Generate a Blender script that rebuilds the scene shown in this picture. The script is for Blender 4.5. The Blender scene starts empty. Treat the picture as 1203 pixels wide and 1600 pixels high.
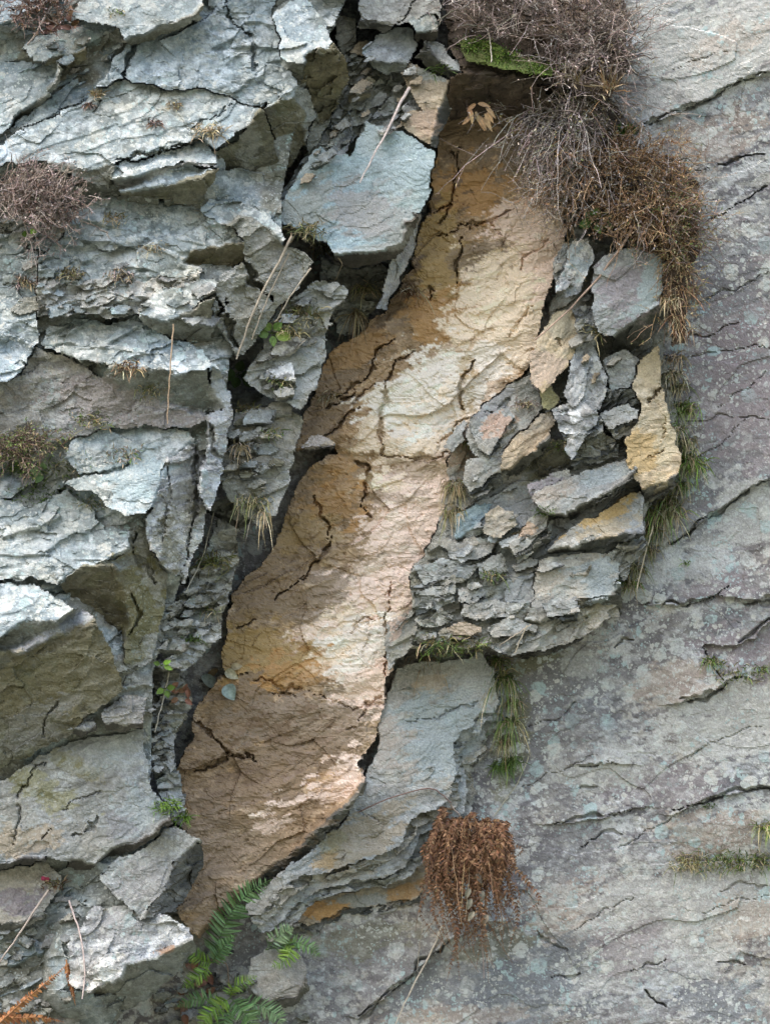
import bpy, math, random
import numpy as np

# ---------------------------------------------------------------- camera, sky, sun, exposure
scene = bpy.context.scene
C = scene.collection
PITCH = math.radians(22.0)
DIST = 13.0                      # metres from the lens to the plane of the cliff
PPM = 250.0                      # photo pixels per metre on that plane
CAM = np.array([0.0, 0.0, 1.6])
RT = np.array([1.0, 0.0, 0.0])
FW = np.array([0.0, math.cos(PITCH), math.sin(PITCH)])
UP = np.array([0.0, -math.sin(PITCH), math.cos(PITCH)])
cam = bpy.data.cameras.new('camera')
cam_ob = bpy.data.objects.new('camera', cam)
C.objects.link(cam_ob)
cam_ob.location = CAM
cam_ob.rotation_euler = (math.radians(90) + PITCH, 0, 0)
cam.sensor_fit = 'HORIZONTAL'
cam.sensor_width = 36.0
cam.lens = 36.0 * DIST * PPM / 1203.0
cam.clip_end = 2000.0
scene.camera = cam_ob

SUN_ELEV = math.radians(55)
SUN_AZ = math.radians(220)       # compass direction the light comes from (0 = +Y, clockwise)
world = bpy.data.worlds.new('World')
scene.world = world
world.use_nodes = True
wn = world.node_tree
sky = wn.nodes.new('ShaderNodeTexSky')
sky.sky_type = 'NISHITA'
sky.sun_disc = False
sky.sun_elevation = SUN_ELEV
sky.sun_rotation = SUN_AZ
sky.air_density = 1.0
sky.dust_density = 4.0
bg = wn.nodes['Background']
wn.links.new(sky.outputs[0], bg.inputs[0])
bg.inputs[1].default_value = 0.15
sun = bpy.data.lights.new('sun', 'SUN')
sun.energy = 0.75
sun.angle = math.radians(45)
sun.color = (1.0, 0.97, 0.92)
sun_ob = bpy.data.objects.new('sun', sun)
C.objects.link(sun_ob)
# a sun lamp shines along its local -Z
sun_ob.rotation_euler = (math.radians(90) - SUN_ELEV, 0, math.pi - SUN_AZ)
sun_ob.location = (-8, -6, 14)
scene.view_settings.view_transform = 'Standard'
scene.view_settings.look = 'None'
scene.view_settings.exposure = 1.98
scene.view_settings.gamma = 1.0
scene.cycles.max_bounces = 6
scene.cycles.diffuse_bounces = 4

# ---------------------------------------------------------------- points on the cliff
def P(px, py, h):
    """cliff coordinates (photo pixels across and down, metres out of the cliff) -> world"""
    px = np.asarray(px, float); py = np.asarray(py, float); h = np.asarray(h, float)
    d = DIST - h
    u = (px - 601.5) / (PPM * DIST) * d
    v = (800.0 - py) / (PPM * DIST) * d
    return CAM + u[..., None] * RT + v[..., None] * UP + d[..., None] * FW

# ---------------------------------------------------------------- noise
def _h(ix, iy, seed):
    a = (ix.astype(np.int64) * 374761393 + iy.astype(np.int64) * 668265263 + seed * 974634777) & 0xFFFFFFFF
    a = ((a ^ (a >> 13)) * 1274126177) & 0xFFFFFFFF
    a = ((a ^ (a >> 15)) * 2246822519) & 0xFFFFFFFF
    return ((a ^ (a >> 16)) & 0xFFFFFF) / float(0x1000000)

def vn(x, y, seed):
    ix = np.floor(x); iy = np.floor(y)
    fx = x - ix; fy = y - iy
    fx = fx * fx * fx * (fx * (fx * 6 - 15) + 10); fy = fy * fy * fy * (fy * (fy * 6 - 15) + 10)
    ix = ix.astype(np.int64); iy = iy.astype(np.int64)
    a = _h(ix, iy, seed); b = _h(ix + 1, iy, seed); c = _h(ix, iy + 1, seed); d = _h(ix + 1, iy + 1, seed)
    return (a + (b - a) * fx) + ((c + (d - c) * fx) - (a + (b - a) * fx)) * fy

def fbm(x, y, octv, seed, gain=0.5):
    """about -1 .. 1"""
    s = 0.0; a = 1.0; t = 0.0
    for k in range(octv):
        s = s + a * (vn(x, y, seed + 17 * k) * 2 - 1); t += a
        a *= gain; c, n = 0.8 * 2.03, 0.6 * 2.03
        x, y = x * c - y * n + 3.7, x * n + y * c + 9.1
    return s / t * 1.6

def worley(x, y, seed):
    """nearest jittered cell: offset from its seed, its two random numbers, F2-F1"""
    ix = np.floor(x).astype(np.int64); iy = np.floor(y).astype(np.int64)
    best = np.full(x.shape, 1e9); sec = np.full(x.shape, 1e9)
    bx = np.zeros(x.shape); by = np.zeros(x.shape); r1 = np.zeros(x.shape); r2 = np.zeros(x.shape)
    for dx in (-1, 0, 1):
        for dy in (-1, 0, 1):
            cx = ix + dx; cy = iy + dy
            ox = x - (cx + _h(cx, cy, seed)); oy = y - (cy + _h(cx, cy, seed + 5))
            d = ox * ox + oy * oy
            m = d < best
            sec = np.where(m, best, np.minimum(sec, d))
            best = np.where(m, d, best); bx = np.where(m, ox, bx); by = np.where(m, oy, by)
            r1 = np.where(m, _h(cx, cy, seed + 11), r1); r2 = np.where(m, _h(cx, cy, seed + 23), r2)
    return bx, by, r1, r2, np.sqrt(sec) - np.sqrt(best)

def sstep(a, b, x):
    t = np.clip((x - a) / (b - a), 0, 1)
    return t * t * (3 - 2 * t)

def rot(x, y, deg):
    """s along a bed that rises to the right by deg, t across it (down positive)"""
    c, s = math.cos(math.radians(deg)), math.sin(math.radians(deg))
    return x * c - y * s, x * s + y * c

# ---------------------------------------------------------------- reliefs, all in metres
def ledges(x, y, deg, period, amp, seed, thin=1.0):
    """beds weathered to steps: each rises towards the viewer and then breaks back"""
    s, t = rot(x, y, deg)
    wx = fbm(s / (period * 1.5), t / (period * 1.5), 2, seed + 6) * .22
    w = fbm(s / (period * 8), t / (period * 4), 2, seed) * 1.1 + .10 * fbm(s / (period * .9), t / (period * .6), 3, seed + 7)
    cx, cy, r1, r2, _ = worley(s / (period * 2.0) + wx, t / (period * 1.1) + wx, seed + 3)
    f = (t / period + w + r1 * 1.0 + cx * (r2 - .5) * 1.6)
    f = f - np.floor(f)
    m = sstep(-.4, .5, fbm(s / (period * 4), t / (period * 2), 2, seed + 9) + (r2 - .5) * .8)
    prof = np.where(f < .88, f / .88, (1 - f) / .12)
    return amp * (prof ** 1.6 - .4) * (m * thin + (1 - thin) + .05)

def flakes(x, y, deg, length, n, amp, seed, aspect=3.5):
    """thin sheets spalled off, one above the other"""
    s, t = rot(x, y, deg)
    q = (fbm(s / length, t / (length / aspect), 4, seed, .55) + 1) * n
    k = np.floor(q); f = q - k
    return amp * (k + sstep(.0, .22, f)) - amp * n

def chips(x, y, deg, size, amp, seed, aspect=1.8):
    """broken faces, each tilted its own way"""
    wx = fbm(x / size, y / size, 2, seed + 40) * .16
    wy = fbm(x / size, y / size, 2, seed + 41) * .16
    s, t = rot(x, y, deg)
    bx, by, r1, r2, e = worley(s / (size * aspect) + wx, t / size + wy, seed)
    return amp * (bx * (r1 - .5) * 2.4 + by * (r2 - .5) * 2.4 + (r1 - .5) * .7)

def rough(x, y, scale, amp, seed, octv=4):
    return amp * fbm(x / scale, y / scale, octv, seed, .55)

def poly_dist(x, y, pts):
    d = np.full(x.shape, 1e9)
    for (ax, ay), (bx, by) in zip(pts[:-1], pts[1:]):
        vx, vy = bx - ax, by - ay
        L = vx * vx + vy * vy + 1e-9
        t = np.clip(((x - ax) * vx + (y - ay) * vy) / L, 0, 1)
        d = np.minimum(d, np.hypot(x - ax - t * vx, y - ay - t * vy))
    return d

def poly_along(x, y, pts):
    """distance to a line and how far along it (0..1)"""
    d = np.full(x.shape, 1e9); al = np.zeros(x.shape); tot = sum(math.dist(p, q) for p, q in zip(pts[:-1], pts[1:])); run = 0.0
    for (ax, ay), (bx, by) in zip(pts[:-1], pts[1:]):
        vx, vy = bx - ax, by - ay
        L = math.hypot(vx, vy) + 1e-9
        t = np.clip(((x - ax) * vx + (y - ay) * vy) / (L * L), 0, 1)
        e = np.hypot(x - ax - t * vx, y - ay - t * vy)
        m = e < d
        d = np.where(m, e, d); al = np.where(m, (run + t * L) / tot, al); run += L
    return d, al

def inside(x, y, pts):
    r = np.zeros(x.shape, bool)
    n = len(pts)
    for i in range(n):
        ax, ay = pts[i]; bx, by = pts[(i + 1) % n]
        if ay == by: continue
        c = (ay > y) != (by > y)
        r ^= c & (x < (bx - ax) * (y - ay) / (by - ay) + ax)
    return r

def pts_of(s):
    return [tuple(float(v) for v in p.split(',')) for p in s.split()]

# ---------------------------------------------------------------- colours (linear, of the stone itself)
PAL = {
    # name: main, second, third, lichen amount, moss amount
    'pale':  ((.23, .272, .28), (.155, .178, .172), (.35, .38, .38), .75, .10),
    'blue':  ((.255, .33, .345), (.22, .265, .275), (.33, .40, .40), .15, .0),
    'wall':  ((.25, .245, .235), (.17, .175, .17), (.34, .34, .32), .35, .1),
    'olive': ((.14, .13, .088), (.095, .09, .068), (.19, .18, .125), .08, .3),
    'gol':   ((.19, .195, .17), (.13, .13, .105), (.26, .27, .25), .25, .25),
    'lich':  ((.30, .31, .31), (.17, .17, .165), (.50, .51, .50), .8, .05),
    'gully': ((.25, .25, .22), (.16, .16, .135), (.36, .365, .34), .3, .35),
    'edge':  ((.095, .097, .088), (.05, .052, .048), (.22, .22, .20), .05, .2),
    'tan':   ((.33, .275, .20), (.25, .23, .19), (.42, .36, .27), .15, .05),
    'cream': ((.47, .38, .25), (.36, .29, .19), (.55, .47, .34), .08, .05),
    'grey':  ((.26, .265, .25), (.19, .19, .18), (.34, .355, .345), .4, .08),
    'gtan':  ((.30, .285, .245), (.23, .23, .21), (.37, .37, .345), .35, .05),
    'slab':  ((.29, .285, .26), (.23, .24, .235), (.36, .38, .37), .3, .04),
    'right': ((.215, .206, .20), (.135, .126, .13), (.36, .36, .345), 1.25, .08),
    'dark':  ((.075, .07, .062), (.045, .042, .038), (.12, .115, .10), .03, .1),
    'scar':  ((.355, .25, .15), (.25, .172, .10), (.50, .375, .25), .0, .0),
    'soil':  ((.07, .05, .035), (.04, .03, .022), (.12, .09, .065), .0, .1),
}

ORI = {'T': (0, .95), 't': (0, .5), 'v': (0, .22), 'F': (0, 0), 'd': (0, -.45), 'D': (0, -1.1), 'E': (.0, -1.8),
       'R': (-.9, -.05), 'r': (-.4, 0), 'Rd': (-.55, -.7), 'rd': (-.25, -.4), 'rt': (-.25, .25), 'L': (.8, .0),
       'l': (.3, 0), 'lt': (.2, .4), 'Ld': (.5, -.5), 'DD': (-.1, -2.6), 'RE': (-1.8, -.9), 'ld': (.25, -.4), 'TT': (0, 1.6)}

STEP = 2
X0, Y0, X1, Y1 = -240, -240, 1440, 1840
HM = np.full(((Y1 - Y0) // STEP, (X1 - X0) // STEP), -1.0)      # how far out the rock stands, for planting

def solve_planes(lab, fac, X, Y):
    n = len(fac)
    A = []; b = []
    cen = [np.mean(np.array(f[2]), 0) for f in fac]
    def pl(k, x, y):
        gx, gy = fac[k][0]
        return (gx * (x - cen[k][0]) + gy * (y - cen[k][1])) / PPM
    acc = {}
    for sl1, sl2 in (((slice(None), slice(None, -1)), (slice(None), slice(1, None))),
                     ((slice(None, -1), slice(None)), (slice(1, None), slice(None)))):
        l1, l2 = lab[sl1], lab[sl2]
        m = (l1 != l2) & (l1 >= 0) & (l2 >= 0)
        if not m.any(): continue
        x = X[sl1][m]; y = Y[sl1][m]; a = l1[m]; c = l2[m]
        for k in np.unique(a * 1000 + c):
            i, j = k // 1000, k % 1000
            q = (a == i) & (c == j)
            v = np.mean(pl(i, x[q], y[q]) - pl(j, x[q], y[q])) - (fac[i][3] - fac[j][3])
            acc[(i, j)] = (v, q.sum())
    for (i, j), (v, w) in acc.items():
        r = np.zeros(n); w = math.sqrt(w)
        r[i] = w; r[j] = -w
        A.append(r); b.append(-v * w)
    for i in range(n):
        r = np.zeros(n); r[i] = .3
        A.append(r); b.append(0.0)
    h0 = np.linalg.lstsq(np.array(A), np.array(b), rcond=None)[0]
    out = np.zeros(lab.shape)
    for k in range(n):
        m = lab == k
        out[m] = h0[k] + pl(k, X[m], Y[m])
    return out

def blur(h, m, n):
    for _ in range(n):
        s = np.zeros_like(h); w = np.zeros_like(h)
        hp = np.pad(np.where(m, h, 0), 1); mp = np.pad(m.astype(float), 1)
        for dy in (0, 1, 2):
            for dx in (0, 1, 2):
                s += hp[dy:dy + h.shape[0], dx:dx + h.shape[1]]; w += mp[dy:dy + h.shape[0], dx:dx + h.shape[1]]
        h = np.where(m, s / np.maximum(w, 1), h)
    return h

def stone_colour(x, y, pal, deg, seed):
    """mottling of one stone: three tints mixed by streaky noise; returns colour, lichen, moss"""
    main, sec, third, li, mo = PAL[pal]
    s, t = rot(x, y, deg)
    a = fbm(s / 70, t / 32, 5, seed + 1, .6); b = fbm(s / 26, t / 12, 4, seed + 2, .6)
    c = np.array(main) * np.ones(x.shape + (3,))
    lo, hi = (.12, .34) if pal == 'scar' else (-.1, .75)
    w = sstep(lo, hi, a)[..., None]; c = c + (np.array(sec) - c) * w * .85
    w = sstep(lo + .12, hi, b)[..., None]; c = c + (np.array(third) - c) * w * .8
    # crisp little patches: crusts and peeled films of their own tint
    if li > .02 or pal == 'scar':
        for q, (sz, keep, st) in enumerate(((30, .66, .75), (15, .62, .8), (8, .7, .8))):
            wx_ = fbm(x / sz * 1.3, y / sz * 1.3, 3, seed + 50 + q) * .45; wy_ = fbm(x / sz * 1.3, y / sz * 1.3, 3, seed + 55 + q) * .45
            _, _, r1, r2, e = worley(s / (sz * 1.25) + wx_, t / (sz * .8) + wy_, seed + 60 + q)
            zone = sstep(-.35, .35, fbm(x / 90, y / 70, 2, seed + 65 + q))
            w = (sstep(keep, keep + .02, r1) * sstep(.02, .08, e) * zone * st * (.55 if pal == 'scar' else min(1, li * 1.5)))[..., None]
            tgt = np.where((r2 > .62)[..., None], np.array(third) * (1.08 if pal == 'scar' else 1.25), np.where((r2 > .35)[..., None], np.array(third) * np.array([1.02, .98, .9]), np.array(sec) * .95))
            c = c + (tgt - c) * w
    k = fbm(x / 7, y / 5, 3, seed + 3, .6)
    _, _, r1, _, _ = worley(s / 5.5, t / 3.8, seed + 70)
    c = c * (1 + .15 * k + .22 * (r1 - .5))[..., None]
    # faint warm and cool drifts
    wv = fbm(x / 130, y / 110, 3, seed + 4)
    c = c * (1 + wv[..., None] * np.array([.07, .015, -.06]))
    return c, np.full(x.shape, li), np.full(x.shape, mo)

def paint(c, x, y, zones, seed):
    """stains and other tints, each a ragged ellipse: (colour, strength, cx, cy, rx, ry, tilt[, edge])"""
    for k, z in enumerate(zones):
        col, st, cx, cy, rx, ry, tl = z[:7]
        edge = z[7] if len(z) > 7 else (.03 if sum(col) > .95 else .07)
        R_ = max(rx, ry) * 2.2
        near = (np.abs(x - cx) < R_) & (np.abs(y - cy) < R_)
        ii = np.nonzero(near.any(1))[0]; jj = np.nonzero(near.any(0))[0]
        if not len(ii) or not len(jj): continue
        sl = (slice(ii[0], ii[-1] + 1), slice(jj[0], jj[-1] + 1))
        xs, ys = x[sl], y[sl]
        s, t = rot(xs - cx, ys - cy, tl)
        d = np.hypot(s / rx, t / ry)
        ss, tt = rot(xs, ys, 18)
        n = fbm(ss / 40, tt / 15, 6, 900 + k * 7 + seed, .68) * 1.25
        _, _, r1, _, _ = worley(ss / 9 + n, tt / 6 - n, 930 + k + seed)
        n = n + (r1 - .5) * .5
        w = (1 - sstep(1 - edge, 1 + edge, d + n * .62)) * st
        c[sl] += (np.array(col) - c[sl]) * w[..., None]
    return c

def fleck(c, x, y, spots, seed):
    """peeled flecks, crisp and drawn out along the bedding: (colour, density, cx, cy, rx, ry, tilt)"""
    s, t = rot(x, y, 15)
    for q, (sw, sh) in enumerate(((34, 13), (17, 7))):
        n1 = fbm(s / 22, t / 9, 4, seed + q, .65); n2 = fbm(s / 22, t / 9, 4, seed + 9 + q, .65)
        bx, by, r1, r2, e = worley(s / sw + n1 * .5, t / sh + n2 * .5, seed + 20 + q)
        for col, dens, cx, cy, rx, ry, tl in spots:
            a, b = rot(x - cx, y - cy, tl)
            d = np.hypot(a / rx, b / ry)
            on = (r1 < dens * (1 - sstep(.45, 1.1, d))) & (e > .05)
            k = (on * (.75 + .25 * r2))[..., None]
            c += (np.array(col) * (.9 + .2 * r2)[..., None] - c) * k
    return c

def mesh_from_grid(name, X, Y, H, mask, col, lich, moss, mat, back, smooth=False):
    ny, nx = X.shape
    q = mask[:-1, :-1] & mask[1:, :-1] & mask[:-1, 1:] & mask[1:, 1:]
    used = np.zeros(mask.shape, bool)
    used[:-1, :-1] |= q; used[1:, :-1] |= q; used[:-1, 1:] |= q; used[1:, 1:] |= q
    idx = np.full(mask.shape, -1, np.int64)
    n = int(used.sum()); idx[used] = np.arange(n)
    V = P(X[used], Y[used], H[used])
    I, J = np.nonzero(q)
    quads = np.stack([idx[I, J], idx[I + 1, J], idx[I + 1, J + 1], idx[I, J + 1]], 1)
    cols = col[used]; li = lich[used]; mo = moss[used]
    if back > 0:
        # sides: rings of the outline carried back into the cliff
        qp = np.pad(q, 1)
        E = []
        for (di, dj), (a, b) in (((-1, 0), ((0, 1), (0, 0))), ((1, 0), ((1, 0), (1, 1))), ((0, -1), ((0, 0), (1, 0))), ((0, 1), ((1, 1), (0, 1)))):
            m = q & ~qp[1 + di:1 + di + q.shape[0], 1 + dj:1 + dj + q.shape[1]]
            i, j = np.nonzero(m)
            E.append(np.stack([idx[i + a[0], j + a[1]], idx[i + b[0], j + b[1]]], 1))
        E = np.concatenate(E)
        bv = np.unique(E)
        px = X[used][bv]; py = Y[used][bv]; hh = H[used][bv]
        prev = np.full(n, -1, np.int64); prev[bv] = bv
        rings = [V]; cc = [cols]; ll = [li]; mm = [mo]
        base = n
        cx, cy = px.mean(), py.mean()
        for r, fr in enumerate((.12, .35, .65, 1.0)):
            jx = fbm(px / 9 + r * 7.3, py / 9 + hh * 40, 2, 77 + r) * 3.0
            jy = fbm(px / 9 - r * 5.1, py / 9 + hh * 40, 2, 78 + r) * 3.0
            L = np.hypot(px - cx, py - cy) + 1e-6
            ins = 2.0 + 3.0 * fr
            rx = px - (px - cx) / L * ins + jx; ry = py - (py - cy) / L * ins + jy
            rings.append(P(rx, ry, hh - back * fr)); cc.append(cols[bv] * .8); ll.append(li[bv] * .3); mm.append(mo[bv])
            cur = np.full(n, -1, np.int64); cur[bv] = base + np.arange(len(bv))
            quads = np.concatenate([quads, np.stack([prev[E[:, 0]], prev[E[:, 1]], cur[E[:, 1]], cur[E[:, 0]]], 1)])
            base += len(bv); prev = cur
        V = np.concatenate(rings); cols = np.concatenate(cc); li = np.concatenate(ll); mo = np.concatenate(mm)
    return link_mesh(name, V, quads, mat, cols, li, moss=mo, smooth=smooth)

def link_mesh(name, V, faces, mat, cols=None, li=None, moss=None, smooth=False, parent=None):
    me = bpy.data.meshes.new(name)
    k = faces.shape[1]
    me.vertices.add(len(V)); me.vertices.foreach_set('co', V.astype(np.float32).ravel())
    me.loops.add(faces.size); me.loops.foreach_set('vertex_index', faces.astype(np.int32).ravel())
    me.polygons.add(len(faces))
    me.polygons.foreach_set('loop_start', np.arange(0, faces.size, k, dtype=np.int32))
    me.update(calc_edges=True)
    me.polygons.foreach_set('use_smooth', np.full(len(faces), smooth))
    if cols is not None:
        a = me.attributes.new('tint', 'FLOAT_COLOR', 'POINT')
        a.data.foreach_set('color', np.concatenate([cols, np.ones((len(cols), 1))], 1).astype(np.float32).ravel())
    if li is not None:
        a = me.attributes.new('lichen', 'FLOAT', 'POINT'); a.data.foreach_set('value', li.astype(np.float32))
    if moss is not None:
        a = me.attributes.new('moss', 'FLOAT', 'POINT'); a.data.foreach_set('value', moss.astype(np.float32))
    me.materials.append(mat)
    ob = bpy.data.objects.new(name, me)
    C.objects.link(ob)
    if parent is not None: ob.parent = parent
    return ob

def tag(o, label, cat, group=None):
    o['label'] = label; o['category'] = cat; o['kind'] = 'thing'
    if group: o['group'] = group
    return o

def structure(o):
    o['kind'] = 'structure'; return o

def recentre(ob):
    """put the origin of a one-mesh thing at its foot"""
    me = ob.data
    n = len(me.vertices); co = np.empty(n * 3, np.float32); me.vertices.foreach_get('co', co); co = co.reshape(-1, 3)
    o = np.array([co[:, 0].mean(), co[:, 1].mean(), co[:, 2].min()], np.float32)
    me.vertices.foreach_set('co', (co - o).ravel()); ob.location = o.tolist()

# ---------------------------------------------------------------- materials
def new_mat(name):
    m = bpy.data.materials.new(name); m.use_nodes = True
    nt = m.node_tree
    return m, nt, nt.nodes['Principled BSDF']

def rock_material(name='slate', bump=.5, grain=(.72, 1.30)):
    m, nt, b = new_mat(name)
    N = nt.nodes.new; L = nt.links.new
    tint = N('ShaderNodeAttribute'); tint.attribute_name = 'tint'
    li = N('ShaderNodeAttribute'); li.attribute_name = 'lichen'
    mo = N('ShaderNodeAttribute'); mo.attribute_name = 'moss'
    geo = N('ShaderNodeNewGeometry')
    pos = geo.outputs['Position']
    def noise(scale, det, rough_=.6, src=pos):
        n = N('ShaderNodeTexNoise'); n.inputs['Scale'].default_value = scale; n.inputs['Detail'].default_value = det
        n.inputs['Roughness'].default_value = rough_; L(src, n.inputs['Vector']); return n
    def ramp(src, a, b_, lo=0., hi=1.):
        r = N('ShaderNodeMapRange'); r.interpolation_type = 'SMOOTHSTEP'
        r.inputs[1].default_value = a; r.inputs[2].default_value = b_; r.inputs[3].default_value = lo; r.inputs[4].default_value = hi
        L(src, r.inputs[0]); return r.outputs[0]
    def math_(op, a, b_):
        n = N('ShaderNodeMath'); n.operation = op
        for k, v in enumerate((a, b_)):
            if isinstance(v, (int, float)): n.inputs[k].default_value = v
            else: L(v, n.inputs[k])
        return n.outputs[0]
    def mix(f, a, b_, mode='MIX'):
        n = N('ShaderNodeMix'); n.data_type = 'RGBA'; n.blend_type = mode
        for k, v in ((0, f), (6, a), (7, b_)):
            if isinstance(v, (int, float)): n.inputs[k].default_value = v
            elif isinstance(v, tuple): n.inputs[k].default_value = v + (1,)
            else: L(v, n.inputs[k])
        return n.outputs[2]
    # grain
    g = noise(90, 6, .7)
    col = mix(1.0, tint.outputs['Color'], ramp(g.outputs[0], .25, .75, grain[0], grain[1]), 'MULTIPLY')
    # moss and algae
    n1 = noise(7, 8, .65)
    mm = math_('MULTIPLY', ramp(n1.outputs[0], .50, .66), mo.outputs['Fac'])
    col = mix(mm, col, (.085, .095, .035))
    # lichen crusts: warped cells, few large and many small
    wp = noise(22, 6, .68)
    off = N('ShaderNodeVectorMath'); off.operation = 'MULTIPLY_ADD'
    L(wp.outputs['Color'], off.inputs[0]); off.inputs[1].default_value = (.055, .055, .055); L(pos, off.inputs[2])
    def spots(scale, keep, r0, r1):
        v = N('ShaderNodeTexVoronoi'); v.inputs['Scale'].default_value = scale; L(off.outputs[0], v.inputs['Vector'])
        sep = N('ShaderNodeSeparateColor'); L(v.outputs['Color'], sep.inputs[0])
        thr = math_('MULTIPLY', ramp(sep.outputs[0], keep, .9), r1)
        d = math_('SUBTRACT', thr, v.outputs['Distance'])
        return ramp(d, 0.0, .06), sep.outputs[1]
    area = ramp(noise(2.2, 6, .6).outputs[0], .40, .60)
    s1, c1 = spots(9, .45, 0, .52)
    s2, c2 = spots(28, .5, 0, .5)
    s3, c3 = spots(60, .45, 0, .5)
    sp = math_('MAXIMUM', math_('MAXIMUM', math_('MULTIPLY', s1, .75), s2), s3)
    sp = math_('MULTIPLY', math_('MULTIPLY', sp, li.outputs['Fac']), ramp(area, 0, 1, .35, 1.2))
    lc = mix(c2, (.46, .50, .47), (.52, .51, .46))
    lc = mix(ramp(c1, .7, .75), lc, (.36, .46, .45))
    lc = mix(1.0, lc, ramp(g.outputs[0], .2, .8, .8, 1.15), 'MULTIPLY')
    sp = math_('MULTIPLY', sp, ramp(noise(38, 5, .7).outputs[0], .34, .56, .25, 1.0))
    col = mix(math_('MINIMUM', sp, .82), col, lc)
    L(col, b.inputs['Base Color'])
    L(ramp(n1.outputs[0], .3, .7, .75, .95), b.inputs['Roughness'])
    b.inputs['Specular IOR Level'].default_value = .3
    # fine relief
    f1 = noise(55, 8, .7); f2 = noise(220, 4, .7)
    hsum = math_('ADD', math_('MULTIPLY', f1.outputs[0], 1.0), math_('MULTIPLY', f2.outputs[0], .35))
    hsum = math_('ADD', hsum, math_('MULTIPLY', sp, .12))
    bp = N('ShaderNodeBump'); bp.inputs['Strength'].default_value = bump; bp.inputs['Distance'].default_value = .012
    L(hsum, bp.inputs['Height']); L(bp.outputs[0], b.inputs['Normal'])
    return m
ROCK = rock_material()
BARE = rock_material('bared_slate', .22, (.86, 1.13))
WALL = rock_material('weathered_slate', .40, (.72, 1.28))
# ---------------------------------------------------------------- stones
def warp(x, y, amp=1.0):
    wx = amp * (4.0 * fbm(x / 55, y / 55, 2, 501) + 3.4 * fbm(x / 15, y / 15, 3, 502))
    wy = amp * (4.0 * fbm(x / 55, y / 55, 2, 503) + 3.4 * fbm(x / 15, y / 15, 3, 504))
    return x + wx, y + wy

RELIEF = {
    # ledged: left blocks; sheet: flat slabs; face: dark broken ends; broken: rubble; leaf: thin split beds
    'ledged': lambda x, y, dg, sd: ledges(x, y, dg, 46, .032, sd) + ledges(x, y, dg - 6, 19, .004, sd + 1) + chips(x, y, dg, 42, .042, sd + 2, 2.6)
              + chips(x, y, dg, 13, .010, sd + 5) + rough(x, y, 14, .004, sd + 4),
    'top':    lambda x, y, dg, sd: ledges(x, y, dg, 42, .010, sd) + chips(x, y, dg, 66, .024, sd + 2, 2.6)
              + chips(x, y, dg, 14, .0055, sd + 5, 2.4) + rough(x, y, 12, .002, sd + 4),
    'sheet':  lambda x, y, dg, sd: flakes(x, y, dg, 120, 4, .005, sd, 2.2) + chips(x, y, dg, 40, .008, sd + 1, 2.0) + rough(x, y, 60, .008, sd + 2) + chips(x, y, dg, 13, .0035, sd + 5, 1.8) + rough(x, y, 9, .0015, sd + 3),
    'face':   lambda x, y, dg, sd: chips(x, y, dg, 38, .026, sd) + chips(x, y, dg, 15, .009, sd + 1) + flakes(x, y, dg, 50, 4, .004, sd + 2, 2) + rough(x, y, 10, .004, sd + 3),
    'broken': lambda x, y, dg, sd: chips(x, y, dg, 26, .055, sd) + chips(x, y, dg, 13, .024, sd + 1) + ledges(x, y, dg, 22, .025, sd + 2) + rough(x, y, 8, .004, sd + 3),
    'leaf':   lambda x, y, dg, sd: ledges(x, y, dg, 14, .055, sd) + ledges(x, y, dg, 7, .026, sd + 1) + chips(x, y, dg, 18, .016, sd + 2, 2.6) + rough(x, y, 8, .003, sd + 3),
}
PALREL = {'pale': 'top', 'blue': 'sheet', 'wall': 'face', 'olive': 'face', 'gol': 'face', 'lich': 'face', 'gully': 'broken', 'edge': 'leaf',
          'tan': 'sheet', 'cream': 'sheet', 'grey': 'sheet', 'gtan': 'sheet', 'slab': 'sheet', 'right': 'sheet', 'dark': 'leaf', 'scar': 'sheet', 'soil': 'face'}
SEED = [100]

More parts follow.
